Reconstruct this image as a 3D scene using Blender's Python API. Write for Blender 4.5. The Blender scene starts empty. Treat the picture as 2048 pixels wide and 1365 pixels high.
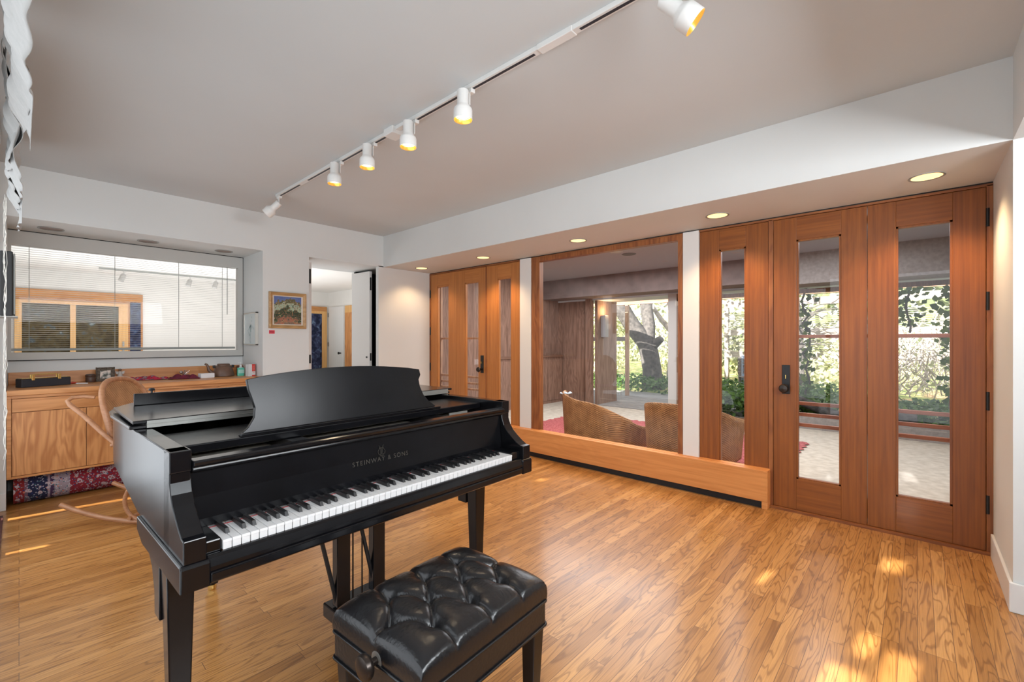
import bpy, math, random
from mathutils import Vector, Matrix
R = random.Random(7)
C = bpy.context.scene.collection
PI = math.pi
rad = math.radians

# ---------------------------------------------------------------- mesh builder
class MB:
    def __init__(s): s.v = []; s.f = []
    def add(s, v, f, m=None):
        o = len(s.v)
        s.v += [tuple(m @ Vector(p)) for p in v] if m is not None else [tuple(p) for p in v]
        s.f += [tuple(i + o for i in q) for q in f]
        return s
    def box(s, x0, y0, z0, x1, y1, z1, m=None):
        v = [(x0,y0,z0),(x1,y0,z0),(x1,y1,z0),(x0,y1,z0),(x0,y0,z1),(x1,y0,z1),(x1,y1,z1),(x0,y1,z1)]
        return s.add(v, [(0,3,2,1),(4,5,6,7),(0,1,5,4),(1,2,6,5),(2,3,7,6),(3,0,4,7)], m)
    def taper(s, a, ha, b, hb, m=None):      # a,b centres (x,y,z); ha,hb half sizes
        v = []
        for c, h in ((a, ha), (b, hb)):
            for sx, sy in ((-1,-1),(1,-1),(1,1),(-1,1)):
                v.append((c[0]+sx*h[0], c[1]+sy*h[1], c[2]))
        return s.add(v, [(0,3,2,1),(4,5,6,7),(0,1,5,4),(1,2,6,5),(2,3,7,6),(3,0,4,7)], m)
    def prism(s, poly, a, b, ax='x', m=None):
        n = len(poly)
        def P(p, t):
            return {'x': (t, p[0], p[1]), 'y': (p[0], t, p[1]), 'z': (p[0], p[1], t)}[ax]
        v = [P(p, a) for p in poly] + [P(p, b) for p in poly]
        f = [tuple(range(n))[::-1], tuple(range(n, 2*n))] + [(i, (i+1) % n, n+(i+1) % n, n+i) for i in range(n)]
        return s.add(v, f, m)
    def tube(s, pts, r, n=10, m=None, caps=True, closed=False):
        pts = [Vector(p) for p in pts]; k = len(pts)
        rs = r if isinstance(r, (list, tuple)) else [r]*k
        v = []; f = []; up = None
        for i, p in enumerate(pts):
            if closed: t = pts[(i+1) % k] - pts[i-1]
            else: t = pts[min(i+1, k-1)] - pts[max(i-1, 0)]
            t.normalize()
            if up is None:
                up = Vector((0,0,1)) if abs(t.z) < .9 else Vector((1,0,0))
            u = (up - t*up.dot(t)).normalized(); w = t.cross(u); up = u
            for j in range(n):
                a = 2*PI*j/n
                v.append(p + (u*math.cos(a) + w*math.sin(a))*rs[i])
        for i in range(k if closed else k-1):
            i2 = (i+1) % k
            for j in range(n):
                f.append((i*n+j, i*n+(j+1) % n, i2*n+(j+1) % n, i2*n+j))
        if caps and not closed:
            f.append(tuple(range(n))[::-1]); f.append(tuple(range((k-1)*n, k*n)))
        return s.add(v, f, m)
    def lathe(s, prof, c=(0,0,0), n=24, m=None, cap=True):
        v = []; f = []; k = len(prof)
        for r, z in prof:
            for j in range(n):
                a = 2*PI*j/n
                v.append((c[0]+r*math.cos(a), c[1]+r*math.sin(a), c[2]+z))
        for i in range(k-1):
            for j in range(n):
                f.append((i*n+j, i*n+(j+1) % n, (i+1)*n+(j+1) % n, (i+1)*n+j))
        if cap and prof[0][0] > 1e-4: f.append(tuple(range(n))[::-1])
        if cap and prof[-1][0] > 1e-4: f.append(tuple(range((k-1)*n, k*n)))
        return s.add(v, f, m)
    def grid(s, fn, nu, nv, m=None):
        v = [fn(i/nu, j/nv) for j in range(nv+1) for i in range(nu+1)]
        f = [(j*(nu+1)+i, j*(nu+1)+i+1, (j+1)*(nu+1)+i+1, (j+1)*(nu+1)+i) for j in range(nv) for i in range(nu)]
        return s.add(v, f, m)
    def build(s, name, mat, parent=None, smooth=None, bevel=0, seg=2, solid=0, sub=0):
        me = bpy.data.meshes.new(name); me.from_pydata(s.v, [], s.f); me.update()
        if mat is not None: me.materials.append(mat)
        o = bpy.data.objects.new(name, me); C.objects.link(o)
        if smooth is not None:
            me.polygons.foreach_set('use_smooth', [True]*len(me.polygons))
            me.set_sharp_from_angle(angle=rad(smooth))
        if solid:
            q = o.modifiers.new('s', 'SOLIDIFY'); q.thickness = solid; q.offset = 0
        if sub:
            q = o.modifiers.new('u', 'SUBSURF'); q.levels = sub; q.render_levels = sub
        if bevel:
            q = o.modifiers.new('b', 'BEVEL'); q.width = bevel; q.segments = seg; q.limit_method = 'ANGLE'; q.angle_limit = rad(35)
            q.use_clamp_overlap = True
        if parent is not None: o.parent = parent
        return o
def tag(o, label, cat, group=None, kind=None):
    o['label'] = label; o['category'] = cat
    if group: o['group'] = group
    if kind: o['kind'] = kind
    return o
def thing(name, label, cat, loc=(0,0,0), rz=0, group=None):
    o = bpy.data.objects.new(name, None); C.objects.link(o)
    o.empty_display_size = .05
    o.location = loc; o.rotation_euler = (0, 0, rz)
    return tag(o, label, cat, group)
def struct(o):
    o['kind'] = 'structure'; return o
def sroot(name, loc=(0,0,0)):
    o = bpy.data.objects.new(name, None); C.objects.link(o); o.location = loc; o.empty_display_size = .05
    return struct(o)
def box(name, mat, x0, y0, z0, x1, y1, z1, parent=None, bevel=0):
    return MB().box(x0,y0,z0,x1,y1,z1).build(name, mat, parent, bevel=bevel)
def copy_tree(o, parent=None):
    c = o.copy(); C.objects.link(c); c.parent = parent
    for ch in list(o.children): copy_tree(ch, c)
    return c
def rotm(axis, a, c=(0,0,0)):
    return Matrix.Translation(c) @ Matrix.Rotation(a, 4, axis)
def aim(loc, d, up=Vector((0,0,1))):     # local +Z along d
    return Matrix.Translation(loc) @ Vector(d).to_track_quat('Z', 'Y').to_matrix().to_4x4()

# ---------------------------------------------------------------- materials
def mat(name):
    m = bpy.data.materials.new(name); m.use_nodes = True
    nt = m.node_tree; nt.nodes.clear()
    out = nt.nodes.new('ShaderNodeOutputMaterial'); b = nt.nodes.new('ShaderNodeBsdfPrincipled')
    nt.links.new(b.outputs[0], out.inputs[0])
    return m, nt, b
def N(nt, t, **k):
    n = nt.nodes.new(t)
    for a, v in k.items():
        if a.startswith('i_'): n.inputs[a[2:].replace('_', ' ')].default_value = v
        else: setattr(n, a, v)
    return n
def coords(nt, scale=(1,1,1), rot=(0,0,0), kind='Object'):
    t = N(nt, 'ShaderNodeTexCoord'); mp = N(nt, 'ShaderNodeMapping')
    mp.inputs['Scale'].default_value = scale; mp.inputs['Rotation'].default_value = rot
    nt.links.new(t.outputs[kind], mp.inputs[0]); return mp
def ramp(nt, src, stops):
    r = N(nt, 'ShaderNodeValToRGB')
    e = r.color_ramp.elements
    while len(e) < len(stops): e.new(.5)
    for i, (p, c) in enumerate(stops): e[i].position = p; e[i].color = (*c, 1)
    nt.links.new(src, r.inputs[0]); return r
def plain(name, col, rough=.5, metal=0, noise=0, nscale=30, bump=0, coat=0, spec=.5, emis=None, es=0, sheen=0):
    m, nt, b = mat(name)
    b.inputs['Base Color'].default_value = (*col, 1); b.inputs['Roughness'].default_value = rough
    b.inputs['Metallic'].default_value = metal; b.inputs['Coat Weight'].default_value = coat
    b.inputs['Specular IOR Level'].default_value = spec
    if sheen: b.inputs['Sheen Weight'].default_value = sheen
    if emis: b.inputs['Emission Color'].default_value = (*emis, 1); b.inputs['Emission Strength'].default_value = es
    if noise or bump:
        mp = coords(nt); n = N(nt, 'ShaderNodeTexNoise'); n.inputs['Scale'].default_value = nscale; n.inputs['Detail'].default_value = 5
        nt.links.new(mp.outputs[0], n.inputs[0])
        if noise:
            lo = tuple(c*(1-noise) for c in col); hi = tuple(min(1, c*(1+noise)) for c in col)
            r = ramp(nt, n.outputs[0], [(.3, lo), (.7, hi)]); nt.links.new(r.outputs[0], b.inputs['Base Color'])
        if bump:
            bp = N(nt, 'ShaderNodeBump'); bp.inputs['Strength'].default_value = bump; bp.inputs['Distance'].default_value = .01
            nt.links.new(n.outputs[0], bp.inputs['Height']); nt.links.new(bp.outputs[0], b.inputs['Normal'])
    return m
def wood(name, c1, c2, axis='z', rough=.4, dens=55, coat=0, cathedral=.35, spec=.5):
    m, nt, b = mat(name)
    long = 1.2
    sc = {'x': (long, dens, dens), 'y': (dens, long, dens), 'z': (dens, dens, long)}[axis]
    mp = coords(nt, sc); n = N(nt, 'ShaderNodeTexNoise'); n.inputs['Scale'].default_value = 1; n.inputs['Detail'].default_value = 7
    n.inputs['Roughness'].default_value = .6
    nt.links.new(mp.outputs[0], n.inputs[0])
    s2 = {'x': (.8, 5, 5), 'y': (5, .8, 5), 'z': (5, 5, .8)}[axis]
    mp2 = coords(nt, s2); n2 = N(nt, 'ShaderNodeTexNoise'); n2.inputs['Scale'].default_value = 1; n2.inputs['Detail'].default_value = 3
    n2.inputs['Distortion'].default_value = .6
    nt.links.new(mp2.outputs[0], n2.inputs[0])
    w = N(nt, 'ShaderNodeMath', operation='SINE'); mu = N(nt, 'ShaderNodeMath', operation='MULTIPLY'); mu.inputs[1].default_value = 60
    nt.links.new(n2.outputs[0], mu.inputs[0]); nt.links.new(mu.outputs[0], w.inputs[0])
    ma = N(nt, 'ShaderNodeMath', operation='MULTIPLY_ADD'); ma.inputs[1].default_value = .12*cathedral/.35; ma.inputs[2].default_value = 0
    nt.links.new(w.outputs[0], ma.inputs[0])
    ad = N(nt, 'ShaderNodeMath', operation='ADD'); nt.links.new(ma.outputs[0], ad.inputs[0]); nt.links.new(n.outputs[0], ad.inputs[1])
    r = ramp(nt, ad.outputs[0], [(.25, c1), (.75, c2)])
    nt.links.new(r.outputs[0], b.inputs['Base Color'])
    b.inputs['Roughness'].default_value = rough; b.inputs['Coat Weight'].default_value = coat
    b.inputs['Specular IOR Level'].default_value = spec
    bp = N(nt, 'ShaderNodeBump'); bp.inputs['Strength'].default_value = .08; bp.inputs['Distance'].default_value = .003
    nt.links.new(ad.outputs[0], bp.inputs['Height']); nt.links.new(bp.outputs[0], b.inputs['Normal'])
    return m
def glass(name, tint=(.98,.985,.985), refl=.05, rough=0.0):
    m = bpy.data.materials.new(name); m.use_nodes = True; nt = m.node_tree; nt.nodes.clear()
    out = N(nt, 'ShaderNodeOutputMaterial'); mx = N(nt, 'ShaderNodeMixShader')
    t = N(nt, 'ShaderNodeBsdfTransparent'); t.inputs[0].default_value = (*tint, 1)
    g = N(nt, 'ShaderNodeBsdfGlossy'); g.inputs['Roughness'].default_value = rough
    lw = N(nt, 'ShaderNodeLayerWeight'); lw.inputs[0].default_value = .5
    p = N(nt, 'ShaderNodeMath', operation='POWER'); p.inputs[1].default_value = 4.5
    nt.links.new(lw.outputs['Facing'], p.inputs[0])
    a = N(nt, 'ShaderNodeMath', operation='MULTIPLY_ADD'); a.inputs[1].default_value = .85; a.inputs[2].default_value = refl
    nt.links.new(p.outputs[0], a.inputs[0]); nt.links.new(a.outputs[0], mx.inputs[0])
    nt.links.new(t.outputs[0], mx.inputs[1]); nt.links.new(g.outputs[0], mx.inputs[2]); nt.links.new(mx.outputs[0], out.inputs[0])
    return m
def floor_mat():
    m, nt, b = mat('oak_strip_floor')
    mp = coords(nt)
    br = N(nt, 'ShaderNodeTexBrick'); br.offset = .37; br.offset_frequency = 3; br.squash = .62; br.squash_frequency = 4
    br.inputs['Scale'].default_value = 1; br.inputs['Brick Width'].default_value = 1.25; br.inputs['Row Height'].default_value = .057
    br.inputs['Mortar Size'].default_value = .0011; br.inputs['Mortar Smooth'].default_value = .3; br.inputs['Bias'].default_value = 0
    br.inputs['Color1'].default_value = (0,0,0,1); br.inputs['Color2'].default_value = (1,1,1,1); br.inputs['Mortar'].default_value = (.5,.5,.5,1)
    nt.links.new(mp.outputs[0], br.inputs[0])
    tone = ramp(nt, br.outputs['Color'], [(0, (.33,.145,.036)), (.3, (.41,.19,.050)), (.7, (.47,.225,.064)), (1, (.56,.29,.095))])
    # per-board shift of the grain coordinate
    sep = N(nt, 'ShaderNodeSeparateXYZ'); nt.links.new(mp.outputs[0], sep.inputs[0])
    off = N(nt, 'ShaderNodeMath', operation='MULTIPLY'); off.inputs[1].default_value = 37.0
    nt.links.new(br.outputs['Color'], off.inputs[0])
    cx = N(nt, 'ShaderNodeMath', operation='MULTIPLY'); cx.inputs[1].default_value = 1.5; nt.links.new(sep.outputs[0], cx.inputs[0])
    cy = N(nt, 'ShaderNodeMath', operation='MULTIPLY'); cy.inputs[1].default_value = 13; nt.links.new(sep.outputs[1], cy.inputs[0])
    cb = N(nt, 'ShaderNodeCombineXYZ'); nt.links.new(cx.outputs[0], cb.inputs[0]); nt.links.new(cy.outputs[0], cb.inputs[1]); nt.links.new(off.outputs[0], cb.inputs[2])
    n2 = N(nt, 'ShaderNodeTexNoise'); n2.inputs['Scale'].default_value = 1; n2.inputs['Detail'].default_value = 2; n2.inputs['Distortion'].default_value = .5
    nt.links.new(cb.outputs[0], n2.inputs[0])
    mu = N(nt, 'ShaderNodeMath', operation='MULTIPLY'); mu.inputs[1].default_value = 62; nt.links.new(n2.outputs[0], mu.inputs[0])
    sn = N(nt, 'ShaderNodeMath', operation='SINE'); nt.links.new(mu.outputs[0], sn.inputs[0])
    pw = ramp(nt, sn.outputs[0], [(0, (1.04,1.04,1.04)), (.6, (.97,.96,.95)), (1, (.66,.60,.52))])
    mpf = coords(nt, (6, 230, 1)); n3 = N(nt, 'ShaderNodeTexNoise'); n3.inputs['Scale'].default_value = 1; n3.inputs['Detail'].default_value = 5
    nt.links.new(mpf.outputs[0], n3.inputs[0])
    fr = ramp(nt, n3.outputs[0], [(.3, (.80,.78,.75)), (.65, (1.06,1.05,1.04))])
    m1 = N(nt, 'ShaderNodeMix', data_type='RGBA', blend_type='MULTIPLY'); m1.inputs[0].default_value = 1
    nt.links.new(tone.outputs[0], m1.inputs[6]); nt.links.new(pw.outputs[0], m1.inputs[7])
    m2 = N(nt, 'ShaderNodeMix', data_type='RGBA', blend_type='MULTIPLY'); m2.inputs[0].default_value = 1
    nt.links.new(m1.outputs[2], m2.inputs[6]); nt.links.new(fr.outputs[0], m2.inputs[7])
    m3 = N(nt, 'ShaderNodeMix', data_type='RGBA', blend_type='MIX'); m3.inputs[7].default_value = (.13,.055,.018,1)
    nt.links.new(br.outputs['Fac'], m3.inputs[0]); nt.links.new(m2.outputs[2], m3.inputs[6])
    nt.links.new(m3.outputs[2], b.inputs['Base Color'])
    rn = N(nt, 'ShaderNodeTexNoise'); rn.inputs['Scale'].default_value = 1.3; rn.inputs['Detail'].default_value = 4
    nt.links.new(mp.outputs[0], rn.inputs[0])
    rr = ramp(nt, rn.outputs[0], [(.3, (.24,.24,.24)), (.7, (.38,.38,.38))]); nt.links.new(rr.outputs[0], b.inputs['Roughness'])
    b.inputs['Specular IOR Level'].default_value = .5
    b.inputs['Coat Weight'].default_value = .25; b.inputs['Coat Roughness'].default_value = .16
    bp = N(nt, 'ShaderNodeBump'); bp.inputs['Strength'].default_value = .25; bp.inputs['Distance'].default_value = .002; bp.invert = True
    nt.links.new(br.outputs['Fac'], bp.inputs['Height']); nt.links.new(bp.outputs[0], b.inputs['Normal'])
    return m
def weave(name, c1, c2, sc=(220,220,220), rough=.65, bump=.4, alpha=False):
    m, nt, b = mat(name)
    mp = coords(nt, sc)
    w1 = N(nt, 'ShaderNodeTexChecker'); w1.inputs['Scale'].default_value = 1
    sp = N(nt, 'ShaderNodeSeparateXYZ'); nt.links.new(mp.outputs[0], sp.inputs[0])
    def sine(o, k=1.):
        s_ = N(nt, 'ShaderNodeMath', operation='SINE'); nt.links.new(o, s_.inputs[0]); return s_.outputs[0]
    a = N(nt, 'ShaderNodeMath', operation='ADD'); nt.links.new(sp.outputs[0], a.inputs[0]); nt.links.new(sp.outputs[1], a.inputs[1])
    mu = N(nt, 'ShaderNodeMath', operation='MULTIPLY'); nt.links.new(sine(a.outputs[0]), mu.inputs[0]); nt.links.new(sine(sp.outputs[2]), mu.inputs[1])
    ns = N(nt, 'ShaderNodeTexNoise'); ns.inputs['Scale'].default_value = 12; t = coords(nt); nt.links.new(t.outputs[0], ns.inputs[0])
    ad = N(nt, 'ShaderNodeMath', operation='MULTIPLY_ADD'); ad.inputs[1].default_value = .35; nt.links.new(mu.outputs[0], ad.inputs[0]); nt.links.new(ns.outputs[0], ad.inputs[2])
    r = ramp(nt, ad.outputs[0], [(.15, c1), (.8, c2)]); nt.links.new(r.outputs[0], b.inputs['Base Color'])
    b.inputs['Roughness'].default_value = rough
    bp = N(nt, 'ShaderNodeBump'); bp.inputs['Strength'].default_value = bump; bp.inputs['Distance'].default_value = .004
    nt.links.new(mu.outputs[0], bp.inputs['Height']); nt.links.new(bp.outputs[0], b.inputs['Normal'])
    return m
def leafmat(name, c1, c2, trans=.35):
    m = bpy.data.materials.new(name); m.use_nodes = True; nt = m.node_tree; nt.nodes.clear()
    out = N(nt, 'ShaderNodeOutputMaterial'); mx = N(nt, 'ShaderNodeMixShader'); mx.inputs[0].default_value = trans
    d = N(nt, 'ShaderNodeBsdfPrincipled'); d.inputs['Roughness'].default_value = .45; t = N(nt, 'ShaderNodeBsdfTranslucent')
    g = N(nt, 'ShaderNodeNewGeometry'); r = ramp(nt, g.outputs['Random Per Island'], [(0, c1), (1, c2)])
    nt.links.new(r.outputs[0], d.inputs['Base Color']); nt.links.new(r.outputs[0], t.inputs[0])
    nt.links.new(d.outputs[0], mx.inputs[1]); nt.links.new(t.outputs[0], mx.inputs[2]); nt.links.new(mx.outputs[0], out.inputs[0])
    return m
def multi(name, stops, scale=30, rough=.8, kind='noise', bump=0, dist=0, detail=3, sc3=(1,1,1)):
    m, nt, b = mat(name); mp = coords(nt, sc3)
    if kind == 'voronoi': n = N(nt, 'ShaderNodeTexVoronoi'); src = 'Color'
    else: n = N(nt, 'ShaderNodeTexNoise'); n.inputs['Detail'].default_value = detail; n.inputs['Distortion'].default_value = dist; src = 0
    n.inputs['Scale'].default_value = scale; nt.links.new(mp.outputs[0], n.inputs[0])
    r = ramp(nt, n.outputs[src], stops); nt.links.new(r.outputs[0], b.inputs['Base Color']); b.inputs['Roughness'].default_value = rough
    if bump:
        bp = N(nt, 'ShaderNodeBump'); bp.inputs['Strength'].default_value = bump; bp.inputs['Distance'].default_value = .01
        nt.links.new(n.outputs[0], bp.inputs['Height']); nt.links.new(bp.outputs[0], b.inputs['Normal'])
    return m

M = {}
M['wall'] = plain('white_paint', (.675,.69,.68), .6, noise=.02, nscale=2)
M['wall2'] = plain('side_room_paint', (.78,.76,.72), .6, noise=.02, nscale=2)
M['ceil'] = plain('ceiling_paint', (.60,.635,.645), .7, noise=.02, nscale=1.5)
M['trimw'] = plain('white_trim', (.72,.715,.70), .4)
M['floor'] = floor_mat()
M['ebony'] = plain('ebonised_lacquer', (.004,.004,.005), .17, noise=.3, nscale=6, bump=.02, spec=.40)
M['ebonyr'] = plain('ebonised_satin', (.004,.004,.005), .24, noise=.3, nscale=12, bump=.03, spec=.22)
M['edge'] = plain('worn_edge', (.25,.25,.26), .3)
M['ivory'] = plain('ivory_white', (.66,.66,.66), .3)
M['keyb'] = plain('black_key', (.012,.012,.013), .35)
M['felt'] = plain('red_felt', (.35,.02,.02), .9)
M['nickel'] = plain('dull_nickel', (.30,.30,.28), .5, metal=.7)
M['pinblock'] = plain('tuning_block', (.60,.54,.46), .6, noise=.25, nscale=14)
M['plate'] = plain('cast_plate', (.30,.22,.11), .4, metal=.6)
M['leather'] = plain('black_leather', (.007,.007,.008), .26, bump=.12, nscale=90, spec=.55)
M['cherry'] = wood('door_fir_red', (.160,.043,.007), (.29,.092,.014), 'z', .38, dens=60, cathedral=.1)
M['cherryh'] = wood('door_fir_rail', (.160,.043,.007), (.29,.092,.014), 'y', .38, dens=60, cathedral=.1)
M['cedar'] = wood('door_fir_light', (.34,.120,.028), (.49,.20,.052), 'z', .38, dens=60, cathedral=.1)
M['cedarh'] = wood('door_fir_light_rail', (.34,.120,.028), (.49,.20,.052), 'y', .38, dens=60, cathedral=.1)
M['framew'] = wood('frame_oak', (.17,.050,.015), (.33,.12,.035), 'z', .4)
M['framewh'] = wood('frame_oak_head', (.17,.050,.015), (.33,.12,.035), 'y', .4)
M['heater'] = wood('heater_oak', (.55,.21,.055), (.74,.33,.11), 'y', .35, dens=40, cathedral=.15)
M['oak'] = wood('cabinet_oak_vertical', (.44,.17,.05), (.66,.31,.11), 'z', .42, dens=45, cathedral=.55)
M['oakh'] = wood('cabinet_oak_long', (.46,.18,.05), (.66,.31,.11), 'x', .38, dens=45, cathedral=.35)
M['black'] = plain('black_void', (.006,.006,.006), .7)
M['blackm'] = plain('black_metal', (.015,.016,.018), .35, metal=.3)
M['bronze'] = plain('dark_bronze', (.05,.04,.035), .3, metal=.8)
M['brass'] = plain('brass', (.75,.55,.2), .25, metal=1)
M['gold'] = plain('gold_reflector', (.85,.48,.10), .25, metal=.9, emis=(1,.5,.08), es=.45)  # emission imitates bulb glow on the reflector, also on the unlit head
M['bulb'] = plain('lit_bulb', (1,.9,.7), .4, emis=(1,.82,.5), es=9)
M['lens'] = plain('lit_downlight_lens', (1,.8,.5), .4, emis=(1,.62,.25), es=1.6)
M['lensoff'] = plain('unlit_downlight', (.16,.07,.03), .4)
M['whitem'] = plain('white_enamel', (.76,.76,.74), .35)
M['slot'] = plain('track_slot', (.02,.025,.035), .5)
M['glass'] = glass('window_glass')
M['glassd'] = glass('door_glass', (.97,.97,.97), .055)
M['blind'] = plain('blind_slat', (.62,.61,.58), .5)
M['blindr'] = plain('blind_rail', (.30,.31,.29), .5)
M['framei'] = plain('grey_painted_frame', (.50,.49,.46), .5)
M['shade'] = plain('linen_shade', (.36,.355,.34), .9, noise=.06, nscale=60, sheen=.2)
M['cord'] = plain('white_cord', (.7,.68,.62), .8)
M['cane'] = weave('woven_cane', (.26,.12,.045), (.52,.27,.12), (330,330,330))
M['bent'] = wood('bentwood', (.32,.14,.06), (.50,.25,.13), 'x', .32, cathedral=.1)
M['wicker'] = weave('wicker', (.22,.10,.035), (.52,.27,.11), (150,150,300), bump=.7)
M['panelw'] = wood('grey_brown_siding', (.17,.09,.06), (.34,.20,.14), 'z', .7, dens=25)
M['siding2'] = wood('worn_grey_siding', (.20,.125,.09), (.34,.23,.17), 'z', .75, dens=25)
M['header'] = plain('header_panel', (.20,.15,.135), .8, noise=.2, nscale=5)
M['headerg'] = plain('grey_plaster', (.30,.27,.25), .85, noise=.15, nscale=25)
M['pceil'] = plain('grey_ceiling', (.36,.36,.38), .8)
M['carpet'] = weave('sisal_carpet', (.42,.36,.28), (.66,.60,.50), (110,110,110), .9, .5)
M['rugred'] = multi('red_shag', [(.3,(.24,.04,.04)),(.6,(.46,.11,.11)),(.8,(.60,.26,.24))], 55, .95, bump=1)
M['deck'] = wood('weathered_deck', (.20,.19,.18), (.40,.385,.36), 'y', .8, dens=25)
M['persian'] = None
M['bark'] = plain('grey_bark', (.085,.075,.068), .9, noise=.5, nscale=14, bump=1)
M['barkl'] = plain('pale_bark', (.36,.32,.28), .9, noise=.4, nscale=10, bump=.8)
M['ivy'] = leafmat('ivy_leaf', (.03,.075,.015), (.13,.24,.05))
M['leafp'] = leafmat('pale_leaf', (.28,.31,.15), (.62,.62,.42), .4)
M['leafm'] = leafmat('mid_leaf', (.10,.14,.05), (.36,.38,.20), .4)
M['vine'] = leafmat('vine_leaf', (.03,.065,.01), (.12,.19,.03), .35)
M['grass'] = multi('lawn', [(.35,(.20,.30,.06)),(.5,(.48,.50,.18)),(.65,(.62,.42,.22))], 1.4, .9, detail=6)
M['soil'] = multi('leaf_litter', [(.35,(.10,.07,.04)),(.65,(.26,.19,.11))], 9, .95)
M['fencew'] = wood('weathered_fence', (.16,.14,.125), (.34,.30,.27), 'y', .85, dens=25)
M['lumber'] = wood('raw_lumber', (.34,.20,.12), (.55,.36,.24), 'z', .75, dens=25)
M['lumberh'] = wood('raw_lumber_beam', (.30,.13,.07), (.52,.27,.16), 'y', .75, dens=25)
M['yellow'] = wood('yellow_pine', (.62,.32,.10), (.80,.48,.19), 'z', .4, dens=35, cathedral=.1)
M['orangeh'] = wood('orange_header', (.42,.17,.05), (.58,.27,.09), 'x', .45, dens=35)

# persian rug: red field, navy/ivory borders along x
def persian():
    m, nt, b = mat('persian_pile')
    mp = coords(nt); sp = N(nt, 'ShaderNodeSeparateXYZ'); nt.links.new(mp.outputs[0], sp.inputs[0])
    bands = N(nt, 'ShaderNodeValToRGB'); bands.color_ramp.interpolation = 'CONSTANT'
    mu = N(nt, 'ShaderNodeMath', operation='MULTIPLY'); mu.inputs[1].default_value = 1/1.2; nt.links.new(sp.outputs[0], mu.inputs[0])
    st = [(0,(.22,.015,.015)),(.03,(.16,.07,.10)),(.045,(.012,.014,.05)),(.135,(.30,.22,.26)),(.145,(.05,.02,.06)),(.165,(.30,.24,.27)),(.24,(.22,.012,.025)),(.80,(.35,.28,.30)),(.86,(.012,.014,.05)),(.95,(.2,.02,.02))]
    e = bands.color_ramp.elements
    while len(e) < len(st): e.new(.5)
    for i, (p, c) in enumerate(st): e[i].position = p; e[i].color = (*c, 1)
    nt.links.new(mu.outputs[0], bands.inputs[0])
    cur = bands.outputs[0]
    for sc, lo, hi, col in ((24,.0,.13,(.45,.35,.36)),(38,.0,.12,(.02,.03,.14)),(31,.0,.11,(.50,.18,.12)),(60,.0,.12,(.42,.42,.48)),(45,0,.10,(.04,.12,.14))):
        v = N(nt, 'ShaderNodeTexVoronoi', feature='SMOOTH_F1' if sc == 24 else 'F1'); v.inputs['Scale'].default_value = sc
        mpx = coords(nt); mpx.inputs['Location'].default_value = (sc, sc*.3, 0); nt.links.new(mpx.outputs[0], v.inputs[0])
        ns = N(nt, 'ShaderNodeMath', operation='MULTIPLY'); ns.inputs[1].default_value = 1
        nt.links.new(v.outputs['Distance'], ns.inputs[0])
        r = ramp(nt, ns.outputs[0], [(.10,(0,0,0)),(.16,(1,1,1)),(.26,(1,1,1)),(.30,(0,0,0))] if sc in (24,60) else [(.16,(1,1,1)),(.24,(0,0,0))])
        mx = N(nt, 'ShaderNodeMix', data_type='RGBA'); mx.inputs[7].default_value = (*col, 1)
        nt.links.new(r.outputs[0], mx.inputs[0]); nt.links.new(cur, mx.inputs[6]); cur = mx.outputs[2]
    nt.links.new(cur, b.inputs['Base Color']); b.inputs['Roughness'].default_value = .95
    return m
M['persian'] = persian()

# ================================================================ ROOM SHELL
X1 = 3.92; YF = 5.10; YN = 5.735; ZS = 2.232; ZC = 2.628; YR = -.335; XS = 3.155; XL = -.13
T = .08
struct(box('floor', M['floor'], XL-.1, -3.2, -.06, X1+.04, 5.80, 0))
struct(box('trim_1', plain('dark_threshold', (.07,.02,.018), .6), XL, .4, .0, -.078, 4.92, .012))
mb = MB(); mb.box(XL-.1, YR, ZC, XS+.02, YF+.05, ZC+.08)
struct(mb.build('ceiling', M['ceil']))
mb = MB()
mb.box(XS, YR, ZS, X1+.06, YF, ZS+.05)                     # soffit over the glass wall
mb.box(XS, YR, ZS+.05, XS+.05, YF, ZC+.02)
struct(mb.build('ceiling_soffit', M['wall']))
struct(MB().box(-.13, -3.2, ZS, XS+.1, YR-.05, ZS+.05).build('ceiling_rear', M['ceil']))
# header wall over opening at y=YR and wall continuing behind the camera
struct(MB().box(-.13, YR-.05, ZS, XS+.0, YR, ZC+.02).build('wall_header', M['wall']))
mb = MB(); mb.box(XS, YR-.05, 0, X1+.06, YR, ZS+.05); mb.box(XS, -3.2, 0, XS+.06, YR-.05, ZS+.05)
struct(mb.build('wall_right', M['wall']))
mb = MB(); mb.box(XS-.0, YR, 0, X1-.06, YR+.014, .14); mb.box(XS-.014, -3.0, 0, XS, YR+.014, .14)
struct(mb.build('baseboard_right', M['trimw'], bevel=.004))
# far wall
mb = MB()
mb.box(-.6, YF, 0, -.066, YF+.06, ZC+.02)
mb.box(-.066, YF, ZS, 3.155, YF+.06, ZC+.02)
mb.box(1.722, YF, 0, 2.204, YF+.10, ZS)
mb.box(3.085, YF, 0, X1+.06, YF+.06, ZS+.01)
struct(mb.build('wall_far', M['wall']))
mb = MB()
mb.box(-.12, YF+.06, 0, -.066, YN+.05, ZS)                 # niche left cheek
mb.box(1.722, YF+.10, 0, 1.78, YN+.05, ZS)                 # niche right cheek
mb.box(-.066, YN, 0, 1.722, YN+.05, 1.115)                 # below niche window
mb.box(-.12, YF+.06, ZS, 1.78, YN+.05, ZS+.04)
struct(mb.build('wall_niche', M['wall']))
mb = MB()
mb.box(2.14, YF+.10, 0, 2.204, YN+.02, ZS); mb.box(2.14, YF+.06, ZS, 3.8, YN+.1, ZS+.04)
struct(mb.build('wall_doorway', M['wall']))
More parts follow.
